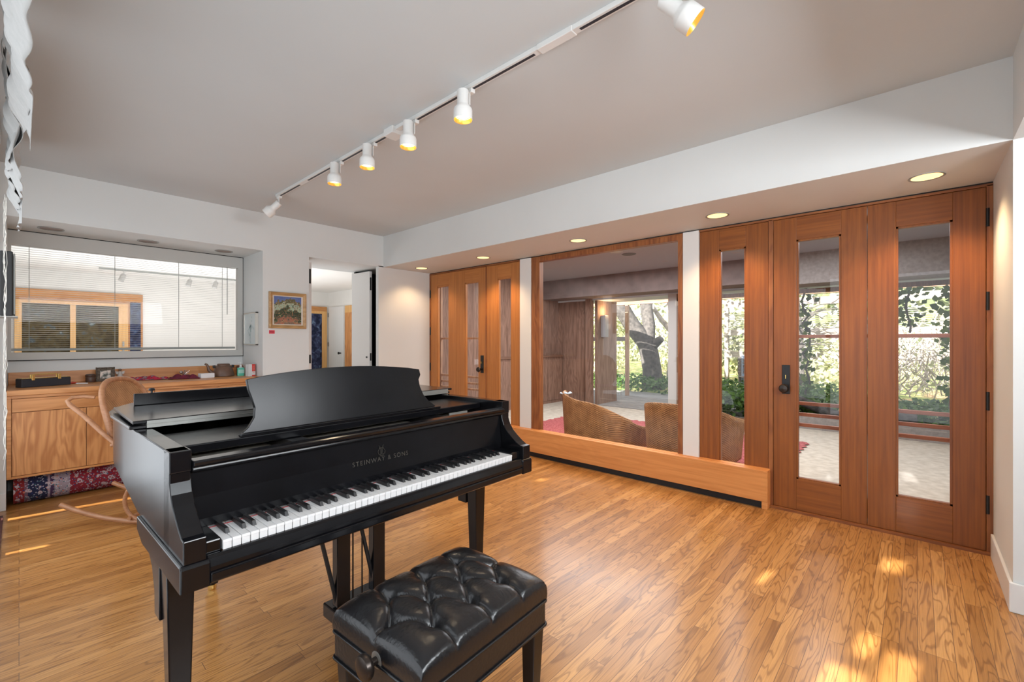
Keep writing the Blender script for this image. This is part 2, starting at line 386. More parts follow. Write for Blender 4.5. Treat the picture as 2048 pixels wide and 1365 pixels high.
mb = MB(); mb.box(3.115, YN-.0, 0, 3.8, YN+.04, ZS); mb.box(3.76, YF+.06, 0, 3.8, YN, ZS); mb.box(3.2, YF+.061, 0, 3.76, YF+.066, ZS)
struct(mb.build('wall_closet', M['black']))  # closet inside coloured black in place of its unlit depth
mb = MB(); mb.box(-.12, YF-.013, 0, -.066, YF, .13); mb.box(1.74, YF-.013, 0, 2.2, YF, .13); mb.box(3.09, YF-.013, 0, X1-.06, YF, .13)
struct(mb.build('baseboard_far', M['trimw'], bevel=.003))
# left wall: piers around a long window opening
mb = MB()
mb.box(XL-.08, -3.2, 0, XL, -.9, ZC); mb.box(XL-.08, 4.95, 0, XL, YF+.06, ZC)
mb.box(XL-.08, -.9, 2.3, XL, 4.95, ZC)
struct(mb.build('wall_left', M['wall']))
struct(MB().box(-.2, -3.26, 0, XS+.1, -3.2, ZS+.05).build('wall_rear', plain('rear_wood_wall', (.10,.06,.035), .7)))
mb = MB()
for y in (-.9, .95, 2.75, 4.90): mb.box(XL-.06, y, 0, XL-.01, y+.05, 2.3)
mb.box(XL-.06, -.9, 0, XL-.01, 4.95, .04)
struct(mb.build('window_left_frame', M['framew']))

# ---------------------------------------------------------------- glass wall
def zb(z): return z
def leaf_panel(name, ys, glasses, vm, hm, parent, x=X1, t=.045, z0=.02, z1=2.205, gz0=.25, gz1=2.035, seam=None):
    """one door / fixed leaf spanning ys=(y0,y1) with glass strips"""
    y0, y1 = ys
    mv = MB(); mh = MB()
    gl = sorted(glasses)
    edges = [y0] + [e for g in gl for e in g] + [y1]
    for i in range(0, len(edges), 2):
        a, b = edges[i], edges[i+1]
        if seam and a < seam < b:
            mv.box(x-t/2, a, z0, x+t/2, seam-.0015, z1); mv.box(x-t/2, seam+.0015, z0, x+t/2, b, z1)
        else: mv.box(x-t/2, a, z0, x+t/2, b, z1)
    for g in gl:
        mh.box(x-t/2+.001, g[0], z0, x+t/2-.001, g[1], gz0); mh.box(x-t/2+.001, g[0], gz1, x+t/2-.001, g[1], z1)
    a = mv.build(name+'_stile', vm, parent, bevel=.002); b = mh.build(name+'_rail', hm, parent, bevel=.002)
    for g in gl:
        mb = MB(); w = .012
        for (ya, yb, za, zc_) in ((g[0], g[0]+w, gz0, gz1), (g[1]-w, g[1], gz0, gz1), (g[0], g[1], gz0, gz0+w), (g[0], g[1], gz1-w, gz1)):
            mb.box(x-t/2+.006, ya, za, x+t/2-.006, yb, zc_)
        mb.build('glazing_bead', vm, parent)
        MB().add([(x, g[0], gz0), (x, g[1], gz0), (x, g[1], gz1), (x, g[0], gz1)], [(0,1,2,3)]).build('glass_pane', M['glassd'], parent)
def knob_set(parent, y, z, x=X1):
    MB().box(x-.032, y-.026, z-.105, x-.022, y+.026, z+.115).build('handle_plate', M['blackm'], parent, bevel=.003)
    MB().lathe([(0,0),(.012,0),(.012,.03),(.020,.036),(.031,.048),(.033,.058),(.026,.070),(0,.075)], n=20,
               m=aim((x-.032, y+.004, z-.06), (-1,0,0))).build('door_knob', M['bronze'], parent, smooth=40)
    MB().box(x-.046, y-.003, z+.01, x-.032, y+.003, z+.04, m=None).build('thumb_turn', M['brass'], parent, bevel=.001)
def hinges(parent, y, zs, x=X1):
    for z in zs:
        mb = MB(); mb.tube([(x-.028, y, z-.055), (x-.028, y, z+.055)], .0085, 10)
        mb.build('hinge', M['blackm'], parent, smooth=40)

d1 = sroot('door_1')
leaf_panel('door', (-.305, .820), [(-.163,.105),(.399,.669)], M['cherry'], M['cherryh'], d1, seam=.254)
knob_set(d1, .735, .985); hinges(d1, -.312, (.30,.92,1.52,2.02))
d2 = sroot('door_2')
leaf_panel('door', (3.975, 5.075), [(4.101,4.365),(4.688,4.935)], M['cedar'], M['cedarh'], d2, seam=4.53)
knob_set(d2, 4.035, .985); hinges(d2, 5.082, (.92,1.42,1.94))
w1 = sroot('window_1')
leaf_panel('side_panel', (.855, 1.375), [(1.015,1.217)], M['cherry'], M['cherryh'], w1)
w2 = sroot('window_2')
leaf_panel('side_panel', (3.40, 3.955), [(3.546,3.768)], M['cedar'], M['cedarh'], w2)
w3 = sroot('window_3')
mb = MB()
for a, b_ in ((1.515,1.558),(3.112,3.228)): mb.box(X1-.035, a, .235, X1+.035, b_, 2.21)
mb.box(X1-.036, 1.515, 2.165, X1+.036, 3.228, 2.212); mb.box(X1-.036, 1.515, .215, X1+.036, 3.228, .255)
mb.build('window_frame', M['framew'], w3, bevel=.003)
MB().add([(X1, 1.55, .25), (X1, 3.12, .25), (X1, 3.12, 2.17), (X1, 1.55, 2.17)], [(0,1,2,3)]).build('glass_pane', M['glass'], w3)
# jambs, mullions
mb = MB()
mb.box(X1-.03, -.335, 0, X1+.05, -.307, 2.215); mb.box(X1-.03, .822, 0, X1+.05, .853, 2.215)
mb.box(X1-.03, 5.077, 0, X1+.05, 5.10, 2.215); mb.box(X1-.03, 3.956, 0, X1+.05, 3.974, 2.215)
struct(mb.build('trim_2', M['framew'], bevel=.002))
mb = MB(); mb.box(X1-.03, -.335, 2.207, X1+.05, 5.10, 2.222); struct(mb.build('trim_3', M['framewh']))
mb = MB(); mb.box(X1-.045, YR, -.0, X1+.05, .85, .018); mb.box(X1-.045, 3.95, 0, X1+.05, 5.1, .018); struct(mb.build('trim_4', M['framewh']))
mb = MB(); mb.box(X1-.02, YR, 2.222, X1+.05, 5.1, 2.235); mb.box(X1-.02, YR+.0, 0, X1+.05, YR+.006, 2.22); struct(mb.build('trim_5', M['black']))
mb = MB(); mb.box(X1-.04, 1.377, .24, X1+.04, 1.512, 2.222); mb.box(X1-.04, 3.232, .24, X1+.04, 3.397, 2.222)
struct(mb.build('trim_6', M['trimw'], bevel=.002))
# strike plate on mullion
# outer rail doors beyond the two doors
def screen_door(y0, y1, label, mt):
    s = thing('screen_door', label, 'door', (X1+.12, (y0+y1)/2, 0)); x = 0; w = (y1-y0)/2
    mb = MB()
    for y in (-w, w-.05): mb.box(x-.001, y, .02, x+.031, y+.05, 2.17)
    mb.box(x, -w+.05, 2.12, x+.03, w-.05, 2.17); mb.box(x, -w+.05, .02, x+.03, w-.05, .16)
    mb.build('frame', mt, s)
    for z in (1.315, .80, .715, .635):
        MB().box(x, -w+.05, z-.013, x+.03, w-.05, z+.013).build('rail', mt, s, bevel=.003)
    return s
M['screenw'] = wood('screen_door_wood', (.24,.07,.03), (.36,.12,.055), 'y', .45)
screen_door(-.33, .83, 'outer railed wooden door seen through the glass beside the white wall', M['screenw'])
screen_door(3.95, 5.08, 'outer railed wooden door seen through the glass at the far corner', M['lumber'])

# baseboard heater cover
hb = thing('heater_cover', 'long low honey oak heater cover running under the big window', 'heater', (3.86, 2.4, 0))
mb = MB(); mb.box(-.06, -1.56, .055, -.035, 1.545, .275); mb.box(-.0345, -1.56, .0, .055, -1.535, .2715); mb.box(-.06, -1.56, .0, -.035, -1.52, .0549)
mb.build('front_board', M['heater'], hb, bevel=.004)
mb = MB(); mb.box(-.06, -1.56, .272, -.018, 1.545, .292); mb.box(-.010, -1.56, .272, .055, 1.545, .292)
mb.box(-.02, -1.56, .272, -.008, -1.50, .292); mb.box(-.02, -.80, .272, -.008, -.74, .292); mb.box(-.02, .70, .272, -.008, .76, .292)
mb.build('top_board', M['heater'], hb, bevel=.003)
mb = MB(); mb.box(-.03, -1.53, 0.0, .02, 1.54, .26); mb.build('heater_core', M['blackm'], hb)

# niche window + blinds
w4 = sroot('window_4')
mb = MB()
x0, x1, z0, z1 = -.066, 1.716, 1.115, 2.226
for (a, b_, c_, d_) in ((x0, -.045, z0, z1), (1.668, x1, z0, z1), (-.045, 1.668, 2.108, z1), (-.045, 1.668, z0, 1.18)):
    mb.box(a, YN-.03, c_, b_, YN+.05, d_)
mb.build('window_frame', M['framei'], w4)
MB().box(-.066, YN-.034, 2.226, 1.722, YN, 2.232).build('painted_shadow_gap', M['black'], w4)  # solid black strip drawn as the shadow at the frame head
mb = MB(); mb.box(-.066, YN-.032, z0-.006, 1.722, YN, z0); mb.box(1.7165, YN-.028, z0, 1.7215, YN, 2.226); mb.build('painted_shadow_gap', M['black'], w4)  # black strips drawn as shadow along the sill and right side
MB().add([(x0, YN+.02, z0), (x1, YN+.02, z0), (x1, YN+.02, z1), (x0, YN+.02, z1)], [(0,1,2,3)]).build('glass_pane', glass('niche_glass', (.97,.97,.97), .006), w4)
bl = thing('venetian_blind', 'thin slatted blind hanging in the wide niche window over the counter', 'blind', (.81, YN+.09, 2.2))
mb = MB(); z = 2.09
while z > 1.215:
    mb.box(-.855, -.008, z-2.2-.0009, .855, .008, z-2.2+.0009); z -= .0188
mb.build('slats', M['blind'], bl)
MB().box(-.86, -.013, -1.008, .86, .013, -.985).build('bottom_rail', M['blindr'], bl, bevel=.003)
MB().box(-.86, -.02, -.09, .86, .02, -.04).build('head_rail', M['blind'], bl)
for x in (-.75, -.18, .33, .73):
    mb = MB(); mb.tube([(x, -.012, -.07), (x, -.012, -1.0)], .0022, 6); mb.build('ladder_cord', M['blindr'], bl)
MB().tube([(.775, -.03, -.09), (.775, -.03, -.62)], .0035, 8).build('tilt_wand', M['blindr'], bl)

# ---------------------------------------------------------------- side room beyond
mb = MB()
mb.box(-1.5, 10.6, 0, 5.2, 10.66, 2.5)
struct(mb.build('wall_side_room_far', M['wall2']))
struct(MB().box(5.05, 5.80, 0, 5.11, 10.6, 2.5).build('wall_side_room_right', M['wall2']))
struct(MB().box(-1.56, 5.80, 0, -1.5, 10.66, 2.5).build('wall_side_room_left', M['wall2']))
struct(MB().box(-1.56, 5.84, 2.45, 5.2, 10.66, 2.5).build('ceiling_side_room', M['wall2']))
struct(MB().box(-1.56, 5.79, -.06, 5.2, 10.66, 0).build('floor_side_room', plain('pale_carpet', (.55,.54,.52), .9)))
mb = MB(); mb.box(-1.5, YN+.05, 0, -.12, YN+.10, 2.5); mb.box(1.78, YN+.02, 0, 2.14, YN+.10, 2.5); mb.box(3.12, YN+.04, 0, 5.1, YN+.10, 2.5)
mb.box(-.12, YN+.05, 2.26, 3.12, YN+.10, 2.5)
struct(mb.build('wall_side_room_near', M['wall2']))
# sliding window wall
w5 = sroot('window_5')
yw = 10.58
MB().box(-.6, yw-.02, 1.945, 1.30, yw, 2.125).build('header_board', M['orangeh'], w5)
MB().box(1.30, yw-.021, 1.0, 1.53, yw, 2.125).build('side_board', M['orangeh'], w5)
mb = MB()
for a, b_, c_, d_ in ((-.6,1.32,1.89,1.945),(-.6,1.19,1.0,1.04),(.575,.645,1.04,1.89),(1.19,1.32,1.0,1.89),(-.05,.03,1.04,1.89)):
    mb.box(a, yw-.06, c_, b_, yw-.01, d_)
mb.build('window_frame', M['yellow'], w5, bevel=.004)
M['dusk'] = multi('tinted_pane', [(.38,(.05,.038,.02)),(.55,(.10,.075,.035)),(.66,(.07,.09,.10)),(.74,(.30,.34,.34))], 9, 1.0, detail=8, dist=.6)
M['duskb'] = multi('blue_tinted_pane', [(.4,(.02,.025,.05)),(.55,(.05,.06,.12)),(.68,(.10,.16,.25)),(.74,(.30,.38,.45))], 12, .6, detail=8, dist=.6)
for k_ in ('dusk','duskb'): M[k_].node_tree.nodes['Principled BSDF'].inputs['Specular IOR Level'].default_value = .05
MB().box(.03, yw-.03, 1.04, .575, yw-.02, 1.89).build('glass_pane', M['dusk'], w5)
MB().box(.645, yw-.03, 1.04, 1.19, yw-.02, 1.89).build('glass_pane', M['dusk'], w5)
MB().box(1.35, yw-.03, 1.0, 1.50, yw-.02, 1.98).build('glass_pane', M['duskb'], w5)
for z in (1.18, 1.06): MB().box(1.24, yw-.08, z, 1.265, yw-.06, z+.09).build('latch', M['nickel'], w5)
# second track with fixtures
st = thing('ceiling_track', 'thin white lighting track seen through the niche window blinds', 'track light', (2.3, 9.6, 2.45))
MB().box(-1.45, -.02, -.03, 1.6, .02, 0).build('rail', M['blindr'], st)
def mini_head(x, label):
    h = thing('spot_head', label, 'spotlight', (x, 9.6, 2.42), group='small spotlights beyond the blinds')
    MB().tube([(0,0,0),(0,0,-.06)], .008, 8).build('stem', M['whitem'], h)
    MB().lathe([(.03,.0),(.035,-.01),(.04,-.12),(.03,-.121)], n=16, m=aim((0,0,-.05), (.35,.2,1)) ).build('shade', plain('grey_glass_shade', (.45,.44,.42), .3), h, smooth=40)
for i, x in enumerate((1.15, 2.05, 2.45)):
    mini_head(x, ['leftmost of the small spotlights seen through the slatted blind', 'middle small spotlight seen through the slatted blind', 'small spotlight nearest the tilt wand behind the slatted blind'][i])
# doorway view
w6 = sroot('window_6')
MB().box(4.35, 10.555, 1.99, 4.99, 10.6, 2.10).build('header_board', M['orangeh'], w6)
mb = MB(); mb.box(4.87, 10.55, 0, 4.99, 10.6, 1.93); mb.box(4.35, 10.55, 1.93, 4.99, 10.6, 1.99); mb.build('window_frame', M['yellow'], w6)
MB().box(4.35, 10.56, .1, 4.87, 10.57, 1.93).build('glass_pane', M['duskb'], w6)
d3 = sroot('door_3')
MB().box(5.015, 9.78, 0, 5.05, 10.50, 2.09).build('door_panel', M['trimw'], d3, bevel=.003)
MB().lathe([(0,0),(.012,0),(.012,.04),(.03,.05),(.03,.07),(0,.08)], n=16, m=aim((5.015, 9.90, 1.0), (-1,0,0))).build('door_knob', M['blackm'], d3, smooth=40)
for z in (.4, 1.15, 1.85): MB().box(5.0, 10.50, z, 5.015, 10.53, z+.1).build('hinge', M['nickel'], d3)
d4 = sroot('door_4')
MB().box(5.02, 8.2, 0, 5.05, 9.73, 1.93).build('door_panel', M['oak'], d4)
MB().box(5.02, 8.2, 1.93, 5.05, 9.73, 2.09).build('header_board', M['yellow'], d4)

# far doorway leaves
def slim_leaf(name, x0, y0, x1, y1, knob):
    L = math.hypot(x1-x0, y1-y0); a = math.atan2(y1-y0, x1-x0)
    s = sroot(name, (x0, y0, 0)); s.rotation_euler = (0, 0, a)
    MB().box(0, -.019, .01, L, .019, 2.2).build('door_panel', M['trimw'], s, bevel=.002)
    MB().box(L-.001, -.011, 1.02, L+.0015, .011, 1.12).build('latch_plate', M['blackm'], s)
    MB().box(L-.001, -.011, .87, L+.0015, .011, .93).build('latch_plate', M['blackm'], s)
    if knob:
        MB().lathe([(0,0),(.010,0),(.010,.03),(.028,.04),(.030,.055),(.02,.065),(0,.068)], n=16, m=aim((L-.06, .019, .90), (0,1,0))).build('door_knob', M['blackm'], s, smooth=40)
        MB().lathe([(0,0),(.012,0),(.012,.008),(0,.009)], n=12, m=aim((L-.06, .019, 1.065), (0,1,0))).build('key_plate', M['blackm'], s)
    else:
        MB().box(L-.001, -.011, 1.95, L+.0015, .011, 2.12).build('latch_plate', M['blackm'], s)
slim_leaf('door_5', 3.085, 5.75, 3.118, 5.345, False)
# knob on the face towards the room
k = bpy.data.objects['door_5']
MB().lathe([(0,0),(.010,0),(.010,.03),(.028,.04),(.030,.055),(.02,.065),(0,.068)], n=16, m=aim((.35, -.019, .90), (0,-1,0))).build('door_knob', M['blackm'], k, smooth=40)
MB().lathe([(0,0),(.012,0),(.012,.010),(0,.011)], n=12, m=aim((.35, -.019, 1.065), (0,-1,0))).build('key_plate', M['blackm'], k)
slim_leaf('door_6', 2.262, 5.75, 2.276, 5.24, False)

# ---------------------------------------------------------------- recessed lights
def downlight(x, y, lit, label, grp):
    t = thing('recessed_downlight', label, 'ceiling light', (x, y, ZS), group=grp)
    MB().lathe([(.078,-.004),(.082,-.004),(.082,.0),(.070,.0),(.070,-.003),(.078,-.004)], n=32, cap=False).build('trim_ring', M['nickel'] if not lit else M['blindr'], t, smooth=40)
    MB().lathe([(.0,-.0012),(.070,-.0012),(.070,-.0004),(0,-.0004)], n=32).build('lens', M['lens'] if lit else M['lensoff'], t)
    if lit:
        ld = bpy.data.lights.new('downlight_bulb', 'SPOT'); ld.energy = 34 if y < 4.5 else 15; ld.color = (1,.66,.36); ld.spot_size = rad(125); ld.spot_blend = .7; ld.shadow_soft_size = .04
        lo = bpy.data.objects.new('downlight_bulb', ld); C.objects.link(lo); lo.parent = t; lo.location = (0,0,-.03)
for (x, y, lb) in ((3.53,-.04,'lit recessed downlight above the double glass doors nearest the white corner'), (3.555,1.123,'lit recessed downlight above the narrow glass side panel'),
                   (3.555,2.379,'lit recessed downlight above the middle of the big window'), (3.555,3.667,'lit recessed downlight above the far narrow side panel'),
                   (3.53,4.796,'lit recessed downlight beside the far white wall end')):
    downlight(x, y, True, lb, 'lit downlights in the soffit along the glass wall')
for (x, lb) in ((.183,'unlit recessed downlight at the left end of the niche'), (.828,'unlit recessed downlight in the middle of the niche soffit'), (1.457,'unlit recessed downlight at the right end of the niche')):
    downlight(x, 5.44, False, lb, 'unlit downlights over the counter')
# fill lamp that brightens the porch is added later

# ---------------------------------------------------------------- track lights
tr = thing('lighting_track', 'long white ceiling track with a dark slot carrying the spot heads', 'track light', (1.60, 1.9, ZC))
mb = MB(); mb.box(-.018, -2.3, -.022, .018, 2.47, 0); mb.build('rail', M['whitem'], tr, bevel=.002)
for a, b_ in ((-2.3,-.84),(-.59,.36),(.62,.78),(.86,1.24),(1.32,1.82),(1.98,2.40)):
    MB().box(-.006, a, -.0235, .008, b_, -.021).build('slot', M['slot'], tr)
MB().box(-.04, .52, -.045, .05, .62, -.0).build('junction_box', M['whitem'], tr, bevel=.004)
MB().box(-.022, -.81, -.026, .022, -.62, -.0).build('connector', M['whitem'], tr, bevel=.003)
def spot_head(y, label, tilt=None, lit=True, drop=0):
    t = thing('track_spotlight', label, 'spotlight', (1.60, y, ZC-.022), group='white spot heads on the ceiling track')
    MB().box(-.014, -.03, -.022, .014, .03, 0).build('adapter', M['whitem'], t, bevel=.003)
    mb = MB(); mb.box(-.010, -.012, -.085, -.003, .012, -.01)
    mb.build('bracket', M['whitem'], t, bevel=.002)
    d = Vector(tilt or (0,0,-1)); d.normalize()
    o = Vector((-.045, 0, -.02)) if tilt is None else Vector((-.0,0,-.06))
    A = aim(o, d)
    body = MB().lathe([(0,0),(.029,0),(.030,.004),(.030,.072),(.034,.080),(.046,.094),(.049,.102),(.049,.150),(.048,.153),(.045,.150),(.036,.118),(0,.112)], n=28, m=A)
    body.build('lamp_body', M['whitem'], t, smooth=35)
    MB().lathe([(.0478,.1534),(.0445,.150),(.040,.132),(.034,.1195)], n=28, m=A, cap=False).build('reflector', M['gold'], t, smooth=40)
    MB().lathe([(0,.138),(.022,.136),(.034,.130),(.036,.124),(0,.118)], n=24, m=A).build('bulb', M['bulb'] if lit else M['whitem'], t, smooth=40)
    if lit:
        ld = bpy.data.lights.new('spot_bulb', 'SPOT'); ld.energy = 9; ld.color = (1,.8,.55); ld.spot_size = rad(85); ld.spot_blend = .6; ld.shadow_soft_size = .03
        lo = bpy.data.objects.new('spot_bulb', ld); C.objects.link(lo); lo.parent = t
        lo.matrix_local = Matrix.Translation(o + d*.16) @ (-d).to_track_quat('Z', 'Y').to_matrix().to_4x4()
    return t
spot_head(4.327, 'unlit white spot head at the far end of the track, turned aside', tilt=(-.55,.55,-.70), lit=False)
spot_head(3.169, 'lit white spot head, second from the far end of the track')
spot_head(2.71, 'lit white spot head, third from the far end, before the junction box')
spot_head(2.244, 'lit white spot head just beside the junction box')
spot_head(1.755, 'lit white spot head hanging alone after the junction box')
spot_head(.70, 'nearest white spot head tilted to show its gold reflector', tilt=(.42,-.62,-.62))

# ================================================================ PIANO
TH = rad(1.4)
pn = thing('grand_piano', 'black baby grand piano with its lid folded back and music desk raised', 'piano', (0.281, 1.387, 0), TH)
EB = M['ebony']
# case rim
outer = [(0,.14),(0,.55),(0,.8),(0,1.0),(.012,1.12),(.05,1.25),(.12,1.37),(.22,1.46),(.34,1.50),(.46,1.49),(.58,1.42),(.70,1.30),(.84,1.17),(1.0,1.06),(1.16,.97),(1.30,.88),(1.39,.76),(1.42,.62),(1.42,.14)]
def inset(pl, d):
    r = []
    for i, p in enumerate(pl):
        a = Vector(pl[max(i-1,0)]); b_ = Vector(pl[min(i+1,len(pl)-1)]); t_ = (b_-a).normalized()
        r.append((p[0]+t_.y*d, p[1]-t_.x*d))
    return r
inner = inset(outer, .05)
def zbot(y): return .703 if y < .55 else (.703+.077*min(1,(y-.55)/.45))
v = []; f = []
for (ox, oy), (ix, iy) in zip(outer, inner):
    zb_ = zbot(oy); v += [(ox,oy,zb_),(ox,oy,.972),(ix,iy,.972),(ix,iy,zb_)]
for i in range(len(outer)-1):
    for j in range(4): f.append((i*4+j, i*4+(j+1)%4, (i+1)*4+(j+1)%4, (i+1)*4+j))
f += [(0,1,2,3)[::-1], tuple((len(outer)-1)*4+j for j in range(4))]
MB().add(v, [q[::-1] for q in f]).build('rim', EB, pn, smooth=35, bevel=.003)
# arms
prof = [(0,.703),(0,.765),(.022,.768),(.048,.782),(.080,.805),(.108,.828),(.128,.855),(.140,.885),(.145,.905),(.138,.912),(.138,.972),(.20,.972),(.20,.703)]
for x0_, x1_ in ((0,.052),(1.368,1.42)):
    MB().prism(prof, x0_, x1_, 'x').build('arm', EB, pn, bevel=.0025)
for x0_, x1_ in ((-.008, .06), (1.36, 1.428)):
    MB().prism([(-.006,.632),(-.006,.694),(.0,.703),(.52,.703),(.52,.66),(.44,.632)], x0_, x1_, 'x').build('cheek_moulding', EB, pn, bevel=.004)
mb = MB(); mb.prism([(.004,.634),(-.004,.640),(-.004,.663),(.004,.668),(.30,.668),(.30,.634)], .06, 1.36, 'x'); mb.build('key_bed', EB, pn, bevel=.003)
MB().prism([(-.002,.668),(-.002,.680),(.004,.700),(.010,.708),(.020,.708),(.020,.668)], .054, 1.366, 'x').build('key_slip', EB, pn, bevel=.003)
for a, b_ in ((.053,.092),(1.306,1.367)):
    MB().box(a, .022, .668, b_, .165, .742).build('key_block', EB, pn, bevel=.004)
# keys
KX0, KX1 = .0935, 1.3050; kw = (KX1-KX0)/52
wk = MB().box(.0009, .018, .708, kw-.0009, .165, .7345)
wk.add([(.0006,.0165,.727),(kw-.0006,.0165,.727),(kw-.0006,.018,.7345),(.0006,.018,.7345),(.0006,.018,.727),(kw-.0006,.018,.727)], [(0,1,2,3),(0,4,5,1)])
wk0 = wk.build('white_key', M['ivory'], pn, bevel=.0012)
wk0.location = (KX0, 0, 0)
for i in range(1, 52):
    c = wk0.copy(); C.objects.link(c); c.parent = pn; c.location = (KX0+i*kw, 0, 0)
bk0 = MB().add([(-.0058,.060,.734),(.0058,.060,.734),(.0055,.165,.734),(-.0055,.165,.734),(-.0048,.068,.7480),(.0048,.068,.7480),(.0045,.165,.7475),(-.0045,.165,.7475)],
               [(0,3,2,1),(4,5,6,7),(0,1,5,4),(1,2,6,5),(2,3,7,6),(3,0,4,7)]).build('black_key', M['keyb'], pn, bevel=.001)
first = True
for i in range(51):
    note = i % 7     # white keys start at A: A B C D E F G
    if note in (1, 4): continue
    sh = {0:.0015, 2:-.002, 3:.002, 5:-.003, 6:0}[note]
    c = bk0 if first else bk0.copy()
    if not first: C.objects.link(c); c.parent = pn
    first = False; c.location = (KX0+(i+1)*kw+sh, 0, 0)
MB().box(KX0, .1400, .7345, KX1, .1425, .736).build('name_felt', M['felt'], pn)
# fallboard
MB().prism([(.142,.741),(.1415,.765),(.150,.83),(.156,.905),(.178,.905),(.180,.741)], .053, 1.367, 'x').build('fallboard', M['ebonyr'], pn, bevel=.002)
MB().prism([(.138,.905),(.132,.912),(.134,.920),(.122,.926),(.120,.936),(.128,.940),(.170,.940),(.172,.905)], .053, 1.367, 'x').build('fallboard_rail', EB, pn, bevel=.002)
# lettering on the fallboard
gold = plain('faded_gilt', (.042,.037,.028), .45, metal=.2)
def text_mesh(s, size, m, matrix, name, parent, ext=.0004, spacing=1.0):
    cu = bpy.data.curves.new(name, 'FONT'); cu.body = s; cu.size = size; cu.align_x = 'CENTER'; cu.extrude = ext; cu.space_character = spacing
    o = bpy.data.objects.new(name, cu); C.objects.link(o)
    dg = bpy.context.evaluated_depsgraph_get(); me = bpy.data.meshes.new_from_object(o.evaluated_get(dg))
    bpy.data.objects.remove(o); me.materials.clear(); me.materials.append(m); me.name = name
    q = bpy.data.objects.new(name, me); C.objects.link(q); q.parent = parent; q.matrix_local = matrix
    return q
fm = Matrix.Translation((.675, .1465, .812)) @ Matrix.Rotation(rad(83), 4, 'X')
text_mesh('STEINWAY & SONS', .024, gold, fm, 'lettering', pn, spacing=1.25)
mb = MB()
fe = Matrix.Translation((.675, .1485, .848)) @ Matrix.Rotation(rad(83), 4, 'X')
for s_ in (-1, 1):
    mb.tube([(s_*.004,-.012,0),(s_*.014,-.008,0),(s_*.016,.002,0),(s_*.008,.012,0),(s_*.006,.020,0),(s_*.011,.024,0)], .0009, 6, fe)
for x in (-.004,0,.004): mb.tube([(x,-.012,0),(x,.016,0)], .0006, 6, fe)
mb.tube([(-.010,.014,0),(.010,.014,0)], .0009, 6, fe); mb.tube([(-.009,-.016,0),(.009,-.016,0)], .0012, 6, fe)
mb.build('emblem', gold, pn)
# interior
MB().box(.052, .182, .84, 1.368, .50, .884).build('pin_block', M['pinblock'], pn)
pl = [p for p in inner if p[1] > .2]
MB().prism([(.052,.46)] + pl[1:-1] + [(1.368,.46)], .83, .845, 'z').build('soundboard', M['plate'], pn)
mb = MB()
for i in range(40):
    x = .11+i*.031
    for k_ in range(2): mb.tube([(x+.01*k_, .23+.035*k_, .884), (x+.01*k_, .23+.035*k_, .905)], .0030, 6)
mb.build('tuning_pins', M['nickel'], pn)
for x in (.38, 1.02):
    MB().prism([(x-.006,.884),(x+.006,.884),(x+.05,.926),(x-.01,.926)], .20, .50, 'y').build('plate_strut', M['ebonyr'], pn)
mb = MB(); mb.box(1.14, .28, .888, 1.26, .285, .926); mb.build('serial_plate', M['nickel'], pn)
# music desk shelf + desk
mb = MB(); mb.box(.052, .295, .926, 1.368, .56, .954); mb.build('desk_shelf', M['ebonyr'], pn, bevel=.004)
dp = []
left = [(.232,0),(.262,.024),(.283,.056),(.288,.090),(.280,.125),(.272,.155),(.268,.192)]
dp += left
for i in range(1, 12):
    t_ = i/12; dp.append((.268+(1.020-.268)*t_, .192+.030*math.sin(PI*t_)**.8))
dp += [(1.020,.192),(1.024,.165),(1.010,.143),(1.012,.110),(1.026,.070),(1.050,.038),(1.085,.012),(1.10,0)]
dm = Matrix.Translation((0,.330,.955)) @ Matrix.Rotation(rad(-12), 4, 'X')
MB().prism(dp, -.008, .008, 'y', dm).build('music_desk', M['ebonyr'], pn, bevel=.002)
MB().box(.232, .297, .954, 1.10, .320, .965).build('desk_ledge', EB, pn, bevel=.003)
# lid: lower leaf = rear lid, upper leaf folded back on it
ol = [(-.012,.62),(-.012,1.0),(.0,1.13),(.04,1.27),(.11,1.39),(.21,1.48),(.34,1.52),(.47,1.51),(.60,1.44),(.72,1.31),(.86,1.18),(1.02,1.07),(1.18,.98),(1.33,.89),(1.42,.77),(1.44,.62)]
MB().prism(ol[::-1], .9725, .984, 'z').build('lid', EB, pn, bevel=.003)
ul = [(-.004,.612),(.010,1.10),(1.450,1.10),(1.450,.612)]
MB().prism([p for p in ul][::-1], .991, 1.003, 'z').build('front_lid', M['ebonyr'] if False else EB, pn, bevel=.003)
MB().box(.03, .632, .984, 1.43, 1.08, .991).build('lid_packing', M['black'], pn)
hg = MB(); hg.box(.035, .6115, .975, 1.42, .640, .9865); hg.box(.035, .6115, .9885, 1.42, .640, 1.0); hg.tube([(.035,.6115,.9875),(1.42,.6115,.9875)], .0012, 6)
for i in range(26):
    x = .05+i*.054; hg.tube([(x,.610,.981),(x,.614,.981)], .0016, 6); hg.tube([(x,.610,.9945),(x,.614,.9945)], .0016, 6)
hg.build('lid_hinge', M['nickel'], pn)
MB().box(.074, 1.080, 1.003, 1.40, 1.096, 1.054).build('lid_lip', EB, pn, bevel=.003)
MB().lathe([(0,0),(.004,0),(.004,.008),(.011,.010),(.012,.015),(.008,.020),(0,.021)], (.135,1.088,1.054), 14).build('lid_button', M['blackm'], pn, smooth=40)
